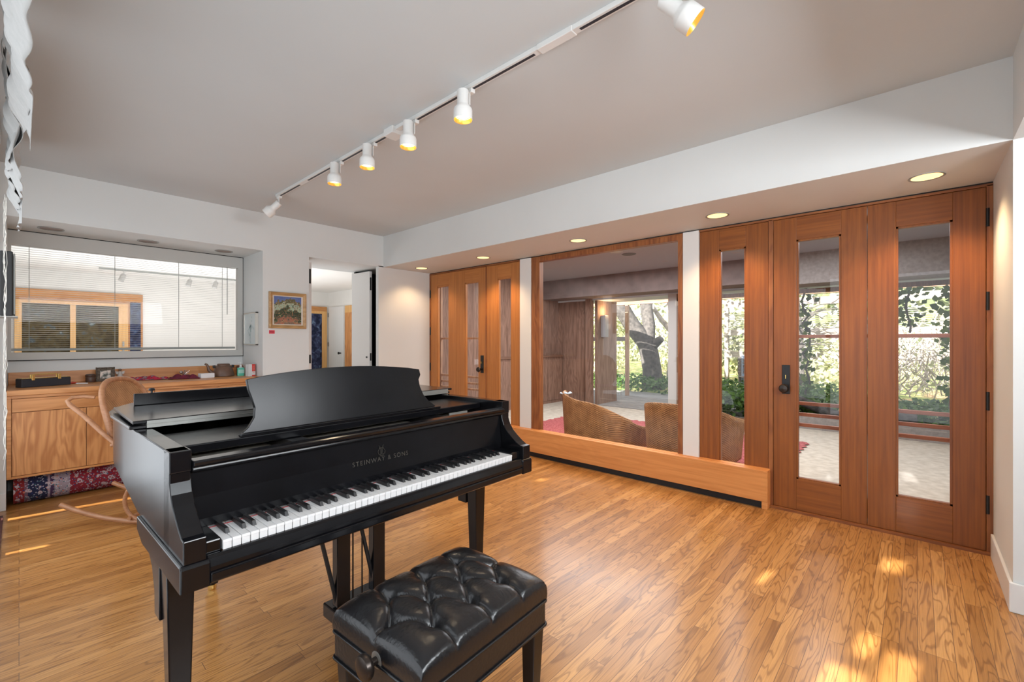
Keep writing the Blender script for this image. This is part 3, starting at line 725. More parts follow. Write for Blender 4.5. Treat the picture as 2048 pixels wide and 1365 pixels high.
# legs
def pleg(x, y, block=True):
    mb = MB(); mb.taper((x,y-.002,0.03), (.022,.022), (x,y,.66), (.036,.036))
    lg = mb.build('leg', EB, pn, bevel=.004)
    if block:
        MB().prism([(y+.036,.45),(y+.095,.45),(y+.10,.52),(y+.13,.58),(y+.19,.625),(y+.26,.64),(y+.26,.67),(y+.036,.67)], x-.038, x+.032, 'x').build('leg_bracket', EB, lg, bevel=.003)
    mb = MB(); mb.lathe([(0,0),(.018,.0),(.020,.012),(.018,.026),(0,.03)], (x,y-.002,0), 16); mb.build('caster', M['brass'], lg, smooth=40)
pleg(.042, .238); pleg(1.300, .258); pleg(.42, 1.30, False)
# lyre
ly = MB(); ly.box(.612, .37, .09, .90, .50, .150); ly.build('pedal_box', EB, pn, bevel=.006)
for x in (.655, .826):
    mb = MB(); mb.taper((x,.42,.155), (.030,.022), (x,.42,.56), (.030,.022)); mb.taper((x,.42,.56), (.036,.026), (x,.42,.70), (.046,.036)); mb.build('lyre_post', EB, pn, bevel=.004)
for x in (.708,.752): MB().tube([(x,.42,.155),(x,.42,.70)], .0035, 8).build('pedal_rod', M['bronze'], pn)
for x in (.525,.705): MB().tube([(x,.42,.64),(x+.112,.42,.155)], .009, 8).build('lyre_brace', M['blackm'], pn)
for x in (.64,.71,.78): MB().prism([(.34,.10),(.30,.075),(.23,.060),(.225,.068),(.30,.090),(.34,.112)], x-.014, x+.014, 'x').build('pedal', M['brass'], pn, bevel=.003)

# ================================================================ BENCH
bn = thing('piano_bench', 'black tufted leather piano bench with a round height knob', 'bench', (.898, 1.094, .012), rad(3.2))
HW, HD = .262, .200
btn = [(i*.137, -.101) for i in (-1,0,1)] + [(i*.137-.0685-.0, 0) for i in (-1,0,1,2)] + [(i*.137, .101) for i in (-1,0,1)]
def tuft(x, y):
    z = 0
    ex = max(0, abs(x)/HW); ey = max(0, abs(y)/HD)
    z = .050*(1-ex**6)**.5*(1-ey**5)**.5 if ex < 1 and ey < 1 else 0
    dmin = 9; 
    for bx, by in btn:
        d = math.hypot(x-bx, y-by); z -= .034*math.exp(-(d/.021)**1.1)
    # creases along diamond lines between neighbouring buttons
    best = 9
    for (ax, ay), (cx_, cy_) in SEG:
        vx, vy = cx_-ax, cy_-ay; L2 = vx*vx+vy*vy
        t_ = max(0, min(1, ((x-ax)*vx+(y-ay)*vy)/L2)); d = math.hypot(x-ax-t_*vx, y-ay-t_*vy)
        best = min(best, d)
    z -= .016*math.exp(-best/.0075)
    return z
SEG = []
for i, a in enumerate(btn):
    for b_ in btn[i+1:]:
        if .1 < math.hypot(a[0]-b_[0], a[1]-b_[1]) < .13: SEG.append((a, b_))
for bx, by in btn:
    if abs(by) > .05: SEG.append(((bx, by), (bx, math.copysign(HD, by))))
for s_ in (-1, 1): SEG.append(((s_*.2055*1.0, 0), (s_*HW, 0)))
SEG += [((-.2055,0),(-.262,0)), ((.2055,0),(.262,0))]
nx, ny = 110, 84
def cush(u, w):
    # superellipse parametrisation with soft edge
    a = (2*u-1); b_ = (2*w-1)
    x = HW*math.copysign(abs(a)**.92, a); y = HD*math.copysign(abs(b_)**.92, b_)
    e = max(abs(a), abs(b_))
    z = .462+tuft(x*.985, y*.985) if e < 1 else .462
    return (x, y, z)
mb = MB(); mb.grid(cush, nx, ny)
o_ = len(mb.v)
# skirt of the cushion
ring = [(i) for i in range(nx+1)] + [(j*(nx+1)+nx) for j in range(1, ny+1)] + [(ny*(nx+1)+i) for i in range(nx-1, -1, -1)] + [(j*(nx+1)) for j in range(ny-1, 0, -1)]
for k_, (dz, sc) in enumerate(((-.012, 1.008), (-.03, 1.012), (-.045, 1.008), (-.052, .998))):
    for i in ring:
        x, y, z = mb.v[i]
        mb.v.append((x*sc, y*sc, .462+dz))
n_ = len(ring)
for k_ in range(4):
    for i in range(n_):
        a = (o_+(k_-1)*n_+i) if k_ else ring[i]; b_ = (o_+(k_-1)*n_+(i+1)%n_) if k_ else ring[(i+1)%n_]
        c_ = o_+k_*n_+(i+1)%n_; d_ = o_+k_*n_+i
        mb.f.append((a, d_, c_, b_))
mb.build('cushion', M['leather'], bn, smooth=180)
for bx, by in btn:
    MB().lathe([(.007,0),(.007,.003),(.004,.0055),(0,.006)], (bx, by, .462+tuft(bx,by)-.001), 12).build('button', M['leather'], bn, smooth=60)
def rrect(hx, hy, r, n=5):
    p = []
    for cx_, cy_, a0 in ((hx-r,hy-r,0),(-hx+r,hy-r,90),(-hx+r,-hy+r,180),(hx-r,-hy+r,270)):
        for i in range(n+1):
            a = rad(a0+90*i/n); p.append((cx_+r*math.cos(a), cy_+r*math.sin(a)))
    return p
MB().prism(rrect(HW+.001, HD+.001, .012), .335, .412, 'z').build('apron', M['leather'], bn, bevel=.003)
for z, nm in ((.412,'piping'),(.335,'piping')):
    MB().tube([(p[0], p[1], z) for p in rrect(HW+.003, HD+.003, .014)], .0045, 8, closed=True).build(nm, M['leather'], bn, smooth=180)
for sx in (-1, 1):
    for sy in (-1, 1):
        mb = MB(); mb.taper((sx*.222, sy*.165, -.012), (.017,.017), (sx*.228, sy*.170, .335), (.028,.026)); mb.build('leg', EB, bn, bevel=.004)
kb = MB().lathe([(0,0),(.010,0),(.010,.020),(.020,.022),(.030,.028),(.033,.036),(.030,.046),(.018,.050),(0,.051)], n=28, m=aim((-HW-.001, -.02, .424), (-1,0,0)))
kb.build('height_knob', M['bronze'], bn, smooth=40)
MB().lathe([(0,0),(.022,0),(.022,.0025),(0,.003)], n=24, m=aim((-HW-.001, -.02, .424), (-1,0,0))).build('knob_washer', M['nickel'], bn, smooth=40)

# ================================================================ CABINET
cb = thing('wall_cabinet', 'floating oak cabinet with drawers and doors built under the counter', 'cabinet', (.828, 5.09, 0))
ox = -.828
mb = MB()
mb.box(ox-.064, 0.0, .228, ox-.040, .64, .862); mb.box(ox+1.690, 0, .228, ox+1.720, .64, .862)
mb.box(ox-.040, 0, .228, ox+1.690, .64, .245); mb.box(ox-.040, 0.0, .840, ox+1.690, .03, .862); mb.box(ox-.04, .022, .245, ox+1.69, .03, .84)
mb.build('carcass', M['oakh'], cb, bevel=.001)
MB().box(ox-.038, .0225, .25, ox+1.688, .0235, .838).build('painted_shadow_gap', M['black'], cb)  # black sheet behind the fronts puts shade into the seams
def drawer(x0, x1, cut):
    z0_, z1_ = .735, .837; ca, cb_ = cut
    poly = [(x0,z0_),(x1,z0_),(x1,z1_)] + ([(cb_,z1_),(cb_-.04,z1_-.022),(ca+.04,z1_-.022),(ca,z1_)] if ca else []) + [(x0,z1_)]
    d = MB().prism(poly, 0.0, .02, 'y').build('drawer', M['oakh'], cb, bevel=.0008)
drawer(ox-.036, ox+.818, (ox+.30, ox+.47)); drawer(ox+.824, ox+1.686, (ox+1.165, ox+1.335))
for a, b_ in ((-.036,.373),(.377,.818),(.824,1.25),(1.254,1.686)):
    MB().box(ox+a, 0.0, .249, ox+b_, .02, .730).build('door', M['oak'], cb, bevel=.0008)
ct = thing('countertop', 'long oak countertop with a low backsplash under the niche window', 'counter', (.828, 5.05, .865))
mb = MB(); mb.box(ox-.064, .0, .0, ox+1.720, .682, .040); mb.build('worktop', M['oakh'], ct, bevel=.003)
MB().box(ox-.062, .660, .040, ox+1.718, .682, .145).build('backsplash', M['oakh'], ct, bevel=.002)
# rolled rug
rg = MB()
pts = [(-.02,0,0),(1.16,0,0)]
rg.tube([(x,0,0) for x in (-.02,.0,.3,.6,.9,1.16)], .112, 36, caps=False)
sp = [((.112-.012*t_/6)*math.cos(t_), (.112-.012*t_/6)*math.sin(t_)) for t_ in [i*.25 for i in range(150)] if (.112-.012*t_/6) > .02]
rr = thing('rolled_rug', 'rolled red oriental rug with navy border lying under the cabinet', 'rug', (-.01, 5.26, .112))
o = rg.build('rug_roll', M['persian'], rr, smooth=60)
v = []; 
for (y, z) in sp: v += [(-.02,y,z),(.02,y,z)]
MB().add(v, [(2*i,2*i+1,2*i+3,2*i+2) for i in range(len(sp)-1)]).build('rug_end', plain('rug_edge_red', (.25,.03,.02), .95), rr, solid=.006)

# ---------------------------------------------------------------- counter items
ZT = .905
bx = thing('instrument_case', 'black long case with a brass carrying handle at the counter left end', 'case', (.14, 5.39, ZT), rad(22))
MB().box(-.155, -.045, 0, .155, .045, .068).build('case_body', plain('black_leatherette', (.012,.014,.022), .5), bx, bevel=.004)
MB().box(-.150, -.042, .068, .150, .042, .074).build('lid_edge', M['brass'], bx, bevel=.002)
mb = MB(); mb.tube([(-.085,0,.074),(-.085,0,.095),(-.080,0,.100),(.075,0,.100),(.080,0,.095),(.080,0,.074)], .004, 8); mb.build('handle', M['brass'], bx, smooth=60)
for x in (-.085,.08): MB().box(x-.010, -.047, .055, x+.010, -.03, .10).build('clasp', M['brass'], bx, bevel=.002)
tag(MB().tube([(0,0,.005),(.07,-.05,.005)], .004, 8).build('white_pen', plain('pen_white', (.8,.8,.8), .4)), 'small white pen lying beside the black case', 'pen').location = (.335, 5.44, ZT)
rt = MB(); rt.tube([(-.02,0,.008),(0,0,.01),(.03,.01,.006)], [.006,.010,.004], 8); o = rt.build('red_trinket', plain('red_plastic', (.55,.06,.03), .4), smooth=60); o.location = (.315, 5.49, ZT)
tag(o, 'tiny red and black trinket lying right of the black case', 'trinket')
jr = thing('clay_jar', 'small lidded dark brown jar on the counter', 'jar', (.436, 5.568, ZT))
MB().lathe([(0,0),(.030,0),(.034,.01),(.034,.040),(.031,.048)], n=24).build('jar_body', plain('brown_clay', (.07,.035,.022), .45), jr, smooth=40)
MB().lathe([(.033,.048),(.035,.052),(.035,.066),(.028,.074),(0,.076)], n=24).build('lid', plain('brown_clay_lid', (.06,.03,.02), .4), jr, smooth=40)
pf = thing('photo_frame', 'ornate dark silver picture frame with a small family photo', 'picture frame', (.540, 5.61, ZT), rad(8))
mb = MB()
for a, b_, c_, d_ in ((-.065,-.038,0,.128),(.038,.065,0,.128),(-.038,.038,0,.027),(-.038,.038,.101,.128)): mb.box(a,-.008,c_,b_,.008,d_)
for i in range(13):
    for z in (.003,.125): mb.lathe([(0,-.006),(.006,-.003),(.006,.003),(0,.006)], (-.062+i*.0103, -.006, z), 8)
    for x in (-.063,.063): mb.lathe([(0,-.006),(.006,-.003),(.006,.003),(0,.006)], (x, -.006, .003+i*.0103), 8)
mb.build('frame', plain('antique_pewter', (.10,.08,.06), .45, metal=.5, noise=.6, nscale=90, bump=.6), pf, smooth=60)
MB().box(-.040,-.004,.025,.040,.004,.103).build('photo', multi('family_photo', [(.42,(.05,.06,.05)),(.50,(.30,.30,.27)),(.6,(.70,.62,.55))], 26, .3, detail=2), pf)
an = thing('angel_figurine', 'small translucent angel figurine with raised wings', 'figurine', (.650, 5.66, ZT))
MB().lathe([(0,0),(.026,0),(.023,.03),(.014,.07),(.010,.085)], n=20).build('robe', plain('pale_glass', (.42,.38,.34), .2), an, smooth=60)
MB().lathe([(0,-.013),(.010,-.009),(.013,0),(.010,.009),(0,.013)], (0,0,.098), 16).build('head', plain('figurine_brown', (.16,.09,.05), .5), an, smooth=60)
for s_ in (-1, 1): MB().prism([(0,.05),(s_*.030,.062),(s_*.034,.088),(s_*.012,.080),(0,.078)], -.003, .003, 'y').build('wing', plain('wing_pale', (.5,.46,.42), .4), an)
def cloth(name, label, pts, mt, h=.018, seed=1):
    rr_ = random.Random(seed)
    ph = [rr_.uniform(0, 6) for _ in range(6)]
    (ax, ay), (bx_, by_), (cx_, cy_), (dx_, dy_) = pts
    def fn(u, w):
        x = (1-u)*((1-w)*ax+w*dx_)+u*((1-w)*bx_+w*cx_); y = (1-u)*((1-w)*ay+w*dy_)+u*((1-w)*by_+w*cy_)
        x += .010*math.sin(9*w+ph[0])*(u-.5); y += .012*math.sin(11*u+ph[1])
        z = .004+h*abs(math.sin(7*u+3*w+ph[2])*math.cos(5*w-4*u+ph[3]))*math.sin(PI*min(1,max(0,u)))**.4*math.sin(PI*min(1,max(0,w)))**.4
        return (x, y, z)
    o_ = MB().grid(fn, 40, 20).build(name, mt, smooth=180, solid=.002); o_.location = (0,0,ZT)
    return tag(o_, label, 'cloth')
cloth('embroidered_cloth', 'crumpled red embroidered cloth with dark edging lying on the counter', ((.66,5.50),(.98,5.40),(1.0,5.55),(.69,5.66)), multi('embroidery', [(.30,(.35,.015,.04)),(.48,(.50,.02,.05)),(.53,(.03,.02,.05)),(.60,(.45,.30,.28)),(.68,(.10,.03,.12))], 34, .9), .040, 3)
cloth('maroon_cloth', 'dark maroon folded cloth next to the white box', ((.97,5.36),(1.20,5.27),(1.24,5.43),(1.00,5.53)), plain('maroon_fabric', (.13,.008,.025), .85, noise=.3), .050, 8)
orn = MB()
rq = random.Random(5)
for i in range(7):
    orn.lathe([(0,-.018),(.013,-.011),(.017,0),(.013,.011),(0,.018)], (rq.uniform(-.05,.05), rq.uniform(-.03,.03), rq.choice((.018,.018,.042,.055))), 14)
for i in range(8):
    a = rq.uniform(0,6.28); orn.tube([(0,0,.03),(.05*math.cos(a),.03*math.sin(a),.05+.03*rq.random())], .003, 6)
o = orn.build('metal_ornament', plain('mixed_silver', (.45,.40,.38), .2, metal=.9), smooth=60); o.location = (1.125, 5.54, ZT)
tag(o, 'tangled silver metal ornament standing behind the maroon cloth', 'ornament')
tag(MB().box(-.062,-.035,0,.062,.035,.045).build('white_box', plain('white_card', (.80,.79,.80), .6), bevel=.002), 'small plain white box on the counter beside the teapot', 'box').location = (1.285, 5.38, ZT)
bpy.data.objects['white_box'].rotation_euler = (0,0,rad(10))
tp = thing('teapot', 'squat brown clay teapot with a curved spout and side lugs', 'teapot', (1.462, 5.47, ZT))
clay = plain('teapot_clay', (.13,.07,.045), .38, noise=.2, nscale=20)
MB().lathe([(0,0),(.096,0),(.102,.008),(.100,.018),(.092,.05),(.082,.085),(.066,.108),(.060,.112)], n=36).build('pot_body', clay, tp, smooth=40)
MB().lathe([(.060,.112),(.058,.128),(.052,.134),(0,.136)], n=36).build('lid', clay, tp, smooth=40)
MB().tube([(-.080,0,.035),(-.112,0,.045),(-.135,0,.075),(-.140,0,.105),(-.150,0,.128),(-.168,0,.138)], [.026,.020,.016,.013,.011,.010], 14).build('spout', clay, tp, smooth=60)
for s_ in (-1, 1): MB().box(s_*.075-.012,-.010,.098,s_*.075+.012,.010,.128, m=Matrix.Rotation(rad(6*s_),4,'Y')).build('lug', M['blackm'], tp, bevel=.003)
tag(MB().lathe([(0,0),(.032,0),(.034,.01),(.034,.095),(.028,.105),(0,.106)], n=20).build('clay_canister', plain('canister_brown', (.17,.06,.03), .5), smooth=40), 'brown canister standing behind the green sanitizer bottle', 'canister').location = (1.640, 5.55, ZT)
sn = thing('sanitizer_bottle', 'clear pump bottle of green hand gel beside the teapot', 'bottle', (1.605, 5.40, ZT))
gel = bpy.data.materials.new('green_gel'); 
gel = plain('green_gel', (.10,.52,.38), .12, spec=.8, coat=.5)
MB().prism(rrect(.034,.018,.012), 0, .088, 'z').build('bottle_body', gel, sn, bevel=.004)
MB().lathe([(.020,.088),(.012,.098),(.011,.104)], n=16).build('bottle_neck', plain('clear_plastic', (.6,.65,.63), .15), sn, smooth=40)
MB().box(-.028,-.0195,.028,.028,-.0185,.066).build('label', plain('bottle_label', (.35,.62,.55), .4), sn)
mb = MB(); mb.lathe([(.012,.104),(.012,.116),(.004,.118),(.004,.138),(.008,.140),(.008,.148),(0,.149)], n=14); mb.box(-.028,-.004,.140,0,.004,.148); mb.build('pump', plain('pump_clear', (.72,.74,.73), .3), sn)
rb = thing('tea_box', 'red and white cardboard box at the right end of the counter', 'box', (1.665, 5.29, ZT), rad(12))
redc = plain('red_card', (.62,.03,.02), .5); whc = plain('white_card_b', (.66,.66,.66), .5)
MB().box(-.036,-.028,0,.036,.028,.125).build('carton', redc, rb, bevel=.0015)
MB().box(-.0365,-.0285,.0,-.0,.0285,.1252).build('side_panel', whc, rb)
MB().box(.0,-.0290,.012,.0365,-.0280,.050).build('label', whc, rb)
mb = MB()
for i in range(4): mb.box(.006, -.0293, .062+i*.014, .031, -.0288, .066+i*.014)
mb.box(.008,-.0295,.034,.028,-.0289,.042)
mb.build('print', plain('print_pink', (.75,.35,.30), .5), rb)

# framed pictures
pt = thing('framed_painting', 'gold framed landscape painting of a scrubby hill hung on the white wall', 'painting', (1.970, YF, 1.612))
fg = wood('gilt_frame', (.36,.20,.08), (.55,.34,.15), 'x', .4)
W_, H_ = .193, .195
mb = MB()
def frame_ring(mb, w0, h0, w1, h1, y0, y1):
    v = [(-w0,y0,-h0),(w0,y0,-h0),(w0,y0,h0),(-w0,y0,h0),(-w1,y1,-h1),(w1,y1,-h1),(w1,y1,h1),(-w1,y1,h1)]
    mb.add(v, [(i,(i+1)%4,4+(i+1)%4,4+i) for i in range(4)])
frame_ring(mb, W_, H_, W_, H_, 0, -.028); frame_ring(mb, W_, H_, W_-.012, H_-.012, -.028, -.034); frame_ring(mb, W_-.012, H_-.012, W_-.036, H_-.036, -.034, -.016)
mb.build('frame', fg, pt)
mb = MB(); frame_ring(mb, W_-.036, H_-.036, W_-.052, H_-.046, -.018, -.014); mb.build('liner', plain('linen_liner', (.66,.60,.52), .7), pt)
def painting_mat():
    m, nt, b = mat('hill_painting'); mp = coords(nt); sp_ = N(nt, 'ShaderNodeSeparateXYZ'); nt.links.new(mp.outputs[0], sp_.inputs[0])
    n = N(nt, 'ShaderNodeTexNoise'); n.inputs['Scale'].default_value = 26; n.inputs['Detail'].default_value = 6; nt.links.new(mp.outputs[0], n.inputs[0])
    # hill height curve: z + k*x^2 + noise
    x2 = N(nt, 'ShaderNodeMath', operation='MULTIPLY'); nt.links.new(sp_.outputs[0], x2.inputs[0]); nt.links.new(sp_.outputs[0], x2.inputs[1])
    a = N(nt, 'ShaderNodeMath', operation='MULTIPLY_ADD'); a.inputs[1].default_value = 2.6; nt.links.new(x2.outputs[0], a.inputs[0]); nt.links.new(sp_.outputs[2], a.inputs[2])
    c = N(nt, 'ShaderNodeMath', operation='MULTIPLY_ADD'); c.inputs[1].default_value = .22; nt.links.new(n.outputs[0], c.inputs[0]); nt.links.new(a.outputs[0], c.inputs[2])
    sc_ = N(nt, 'ShaderNodeMath', operation='MULTIPLY_ADD'); sc_.inputs[1].default_value = 3.2; sc_.inputs[2].default_value = .08; nt.links.new(c.outputs[0], sc_.inputs[0])
    r = ramp(nt, sc_.outputs[0], [(.0,(.20,.14,.10)),(.13,(.42,.13,.07)),(.20,(.10,.09,.06)),(.30,(.012,.035,.012)),(.50,(.04,.06,.025)),(.56,(.34,.44,.33)),(.70,(.36,.42,.30)),(.74,(.10,.09,.04)),(.84,(.10,.10,.04)),(.86,(.12,.17,.36)),(1,(.09,.13,.32))])
    n2 = N(nt, 'ShaderNodeTexNoise'); n2.inputs['Scale'].default_value = 75; n2.inputs['Detail'].default_value = 3; nt.links.new(mp.outputs[0], n2.inputs[0])
    r2 = ramp(nt, n2.outputs[0], [(.40,(0,0,0)),(.48,(1,1,1))])
    r3 = ramp(nt, n.outputs[0], [(.35,(.02,.04,.015)),(.5,(.30,.14,.07)),(.62,(.40,.36,.16))])
    g = N(nt, 'ShaderNodeMath', operation='LESS_THAN'); g.inputs[1].default_value = .85; nt.links.new(sc_.outputs[0], g.inputs[0])
    inv = N(nt, 'ShaderNodeMath', operation='SUBTRACT'); inv.inputs[0].default_value = 1; nt.links.new(r2.outputs[0], inv.inputs[1])
    mm = N(nt, 'ShaderNodeMath', operation='MULTIPLY'); nt.links.new(g.outputs[0], mm.inputs[0]); nt.links.new(inv.outputs[0], mm.inputs[1])
    mx = N(nt, 'ShaderNodeMix', data_type='RGBA'); nt.links.new(mm.outputs[0], mx.inputs[0]); nt.links.new(r.outputs[0], mx.inputs[6]); nt.links.new(r3.outputs[0], mx.inputs[7])
    nt.links.new(mx.outputs[2], b.inputs['Base Color']); b.inputs['Roughness'].default_value = .6
    return m
MB().add([(-.143,-.0145,-.150),(.143,-.0145,-.150),(.143,-.0145,.150),(-.143,-.0145,.150)], [(0,1,2,3)]).build('canvas', painting_mat(), pt)
tg = thing('wall_tag', 'tiny red paper tag stuck on the wall below the painting', 'tag', (1.811, YF, 1.376))
MB().box(-.028,-.002,-.018,.028,0,.018).build('tag_paper', plain('red_paper', (.62,.04,.07), .6), tg)
mb = MB()
for i in range(5): mb.box(-.020+i*.0085,-.0025,-.004,-.0145+i*.0085,-.0019,.005)
mb.build('tag_print', plain('tag_ink', (.12,.02,.03), .6), tg)
sk = thing('framed_sketch', 'slim silver framed pale plant sketch on the niche side wall', 'picture', (1.722, 5.42, 1.413))
mb = MB()
for a, b_, c_, d_ in ((-.19,-.178,-.178,.178),(.178,.19,-.178,.178),(-.19,.19,-.178,-.166),(-.19,.19,.166,.178)): mb.box(-.028, a, c_, 0, b_, d_)
mb.build('frame', plain('silver_frame', (.55,.52,.47), .35, metal=.6), sk, bevel=.001)
MB().box(-.018,-.178,-.166,-.010,.178,.166).build('print', plain('pale_print', (.62,.70,.72), .15), sk)
mb = MB(); rq = random.Random(2)
for i in range(26):
    y = rq.gauss(0,.03); z = rq.gauss(.0,.05); mb.add([(-.0186,y,z),(-.0186,y+.02,z+.012),(-.0186,y+.004,z+.03)], [(0,1,2)])
mb.box(-.0187,-.002,-.09,-.0185,.002,.02)
mb.build('plant_drawing', plain('grey_green_ink', (.30,.42,.42), .6), sk)
# wall speaker on the left wall
ws = thing('wall_speaker', 'flat black wall mounted speaker panel by the left window', 'speaker', (-.050, 4.30, 1.634))
MB().box(-.03,-.16,-.20,.025,.16,.20).build('speaker_grille', plain('speaker_cloth', (.014,.014,.014), .6), ws, bevel=.006)
MB().box(-.035,-.155,-.205,.045,.155,-.198).build('speaker_base', M['nickel'], ws)
MB().box(.026,-.15,-.19,.034,.15,.19).build('speaker_trim', M['blindr'], ws, bevel=.003)
MB().box(-.055,-.03,-.05,-.03,.03,.05).build('wall_bracket', M['blackm'], ws)

# ---------------------------------------------------------------- roman shades
def shade(name, label, y0, y1, zbt, seed, xo):
    t = thing(name, label, 'window shade', (XL, (y0+y1)/2, ZC-.02), group='bunched shades on the left windows')
    rr_ = random.Random(seed); ph = [rr_.uniform(0,6.28) for _ in range(12)]
    L = (y1-y0)/2; Hh = ZC-.02-zbt
    for layer in range(2):
        def fn(u, w, layer=layer):
            y = -L+2*L*u; z = -Hh*(.05+.95*w)*(1-.13*layer) - .02
            sw = .5+.5*math.sin(w*PI*(3.1+1.3*layer)+ph[layer]+3.4*u)
            amp = .030+.075*w
            x = .090+xo*(.45+.55*w)+amp*.45*sw*(1-.12*layer)+.006*math.sin(u*46+ph[layer]+5*w)+.008*math.sin(u*13+ph[5]-3*w)-.007*layer
            z += (.3+.7*w)*(.012*math.sin(u*11+ph[7]+layer)+.004*math.sin(u*47+ph[8]))
            return (min(x, xo+.130), y, z)
        MB().grid(fn, 90, 34).build('fabric_fold', M['shade'], t, smooth=180, solid=.002)
    MB().box(.005, -L, -.04, .05, L, .015).build('head_rail', M['whitem'], t)
    return t
shade('roman_shade', 'near gathered off-white fabric shade at the top left', .95, 2.62, 2.07, 3, .03)
shade('roman_shade', 'farther gathered off-white fabric shade beside the niche', 2.85, 4.45, 2.02, 11, .012)
cd = MB(); rq = random.Random(9)
for k_ in range(5):
    pts = []; zz = 2.05; x = -.052+.006*rq.random(); y = 3.55+.03*k_
    while zz > .58+.05*k_:
        pts.append((x+rq.uniform(-.006,.006), y+rq.uniform(-.006,.006), zz)); zz -= .05
    cd.tube(pts, .0010, 6)
o = cd.build('shade_cord', M['cord'], smooth=60); o.location = (0,0,0)
tag(o, 'tangled thin white pull cord hanging from the shades at the left edge', 'cord')

# ================================================================ ROCKING CHAIR
RZ = rad(-40)
rc = thing('rocking_chair', 'bentwood rocking chair with an oval woven cane back behind the piano', 'rocking chair', (.773, 4.154, 0), RZ)
# local +x = forward, y = left/right
BW = M['bent']
for s_ in (-1, 1):
    y = s_*.240
    pts = []
    for i in range(25):
        t_ = -1+2*i/24
        pts.append((.02+.58*t_, y, .017+.145*abs(t_)**2))
    MB().tube(pts, [.016]*25, 10).build('rocker', BW, rc, smooth=60)
    pts = [(-.02+.145*math.cos(a), y, .165+.145*math.sin(a)) for a in [rad(75+i*15) for i in range(17)]]
    MB().tube(pts, .013, 10).build('leg_loop', BW, rc, smooth=60)
    MB().tube([(.22,y,.040),(.24,y,.22),(.22,y,.40),(.14,y+.02*s_,.56),(.04,y+.03*s_,.62),(-.1,y+.03*s_,.60),(-.24,y+.01*s_,.56)], .013, 10).build('armrest', BW, rc, smooth=60)
    pts = [(-.02,y,.305),(-.08,y+.0*s_,.42),(-.20,y+.02*s_,.56),(-.30,y+.03*s_,.67),(-.40,y+.035*s_,.78),(-.475,y+.035*s_,.845),(-.500,y+.025*s_,.872),(-.490,y,.890),(-.44,y-.03*s_,.895),(-.385,y-.05*s_,.885)]
    MB().tube(pts, [.013,.014,.014,.015,.015,.014,.013,.012,.012,.010], 10).build('back_support', BW, rc, smooth=60)
MB().tube([(-.12,-.27,.055),(-.12,.27,.055)], .012, 10).build('stretcher', BW, rc, smooth=60)
MB().tube([(.25,-.24,.10),(.25,.24,.10)], .012, 10).build('stretcher', BW, rc, smooth=60)
# seat
se = [(.02+.24*math.copysign(abs(math.cos(a))**.8, math.cos(a)), .235*math.copysign(abs(math.sin(a))**.8, math.sin(a)), .44) for a in [i*PI/16 for i in range(32)]]
MB().tube(se, .017, 10, closed=True).build('seat_frame', BW, rc, smooth=60)
MB().prism([(p[0]*.98, p[1]*.98) for p in se], .436, .442, 'z').build('seat_cane', M['cane'], rc)
# back: oval frame leaning backward, slightly curved
def bk(u, h):      # u lateral, h along height
    x = -.235-.10*h-.04*h*h+.30*u*u
    return (x, u, .46+.54*h)
lo = []
for i in range(40):
    a = 2*PI*i/40
    u = .235*math.copysign(abs(math.sin(a))**.75, math.sin(a)); h = .5-.5*math.copysign(abs(math.cos(a))**.72, math.cos(a))
    lo.append(bk(u, h))
MB().tube(lo, .018, 12, closed=True).build('back_frame', BW, rc, smooth=60)
def bcane(a, b_):
    h = b_; wv = .232*(max(0,1-abs(2*h-1)**(1/.36)))**(.375)
    return bk((2*a-1)*wv, h)
MB().grid(bcane, 24, 24).build('back_cane', M['cane'], rc, smooth=60)
o = MB().grid(lambda u, w: (-.20+.24*u, .20-.34*w, .465+.02*math.sin(7*u+3*w)), 12, 12).build('magenta_cloth', plain('magenta_fabric', (.55,.03,.25), .8), smooth=180, solid=.01)
o.location = (.773, 4.154, .0); o.rotation_euler = (0,0,RZ); o.scale = (1,1,1)
tag(o, 'crumpled magenta cloth lying on the rocking chair seat', 'cloth')

# ================================================================ PORCH
struct(MB().box(3.96, -.6, -.06, 7.75, 6.9, 0).build('floor_porch', M['carpet']))
struct(MB().box(3.99, -.6, 2.50, 7.75, 5.72, 2.56).build('ceiling_porch', M['pceil']))
struct(MB().box(X1+.05, -.9, 2.24, X1+.07, 6.9, 2.56).build('wall_porch_inner', M['pceil']))
struct(MB().box(7.25, 1.45, 2.13, 7.75, 6.9, 2.4995).build('wall_porch_header', M['header']))
struct(MB().box(7.27, -.6, 2.07, 7.75, 1.449, 2.4995).build('wall_porch_header_near', M['headerg']))
struct(MB().box(3.96, -.66, 0, 7.8, -.60, 2.5).build('wall_porch_right', M['headerg']))
# wood panelled porch end wall
struct(MB().box(3.96, 5.72, 0, 7.86, 5.80, 2.5).build('wall_porch_left', M['panelw']))
struct(MB().box(7.80, 5.06, 0, 7.86, 5.72, 2.19).build('wall_porch_corner', M['panelw']))
struct(MB().box(7.70, 4.86, 0, 7.82, 4.98, 2.19).build('trim_7', M['panelw']))
struct(MB().box(7.82, 4.77, 0, 8.6, 4.83, 2.3).build('wall_porch_outer', M['siding2']))
struct(MB().box(7.72, 3.08, 0, 7.82, 3.27, 2.12).build('trim_8', plain('pale_column', (.50,.48,.44), .7)))
struct(MB().box(7.70, -.6, 0, 7.78, 1.35, .22).build('wall_porch_sill', M['headerg']))
mb = MB(); 
for y in (-.42, 1.35, 3.06): mb.box(7.70, y-.05, 0, 7.78, y+.05, 2.10)
mb.box(7.70, -.6, 2.04-.06, 7.78, 3.1, 2.04); mb.box(7.70, 1.35, 0, 7.78, 3.14, .05)
struct(mb.build('window_7', wood('porch_window_frame', (.12,.06,.03), (.22,.12,.06), 'z', .6)))
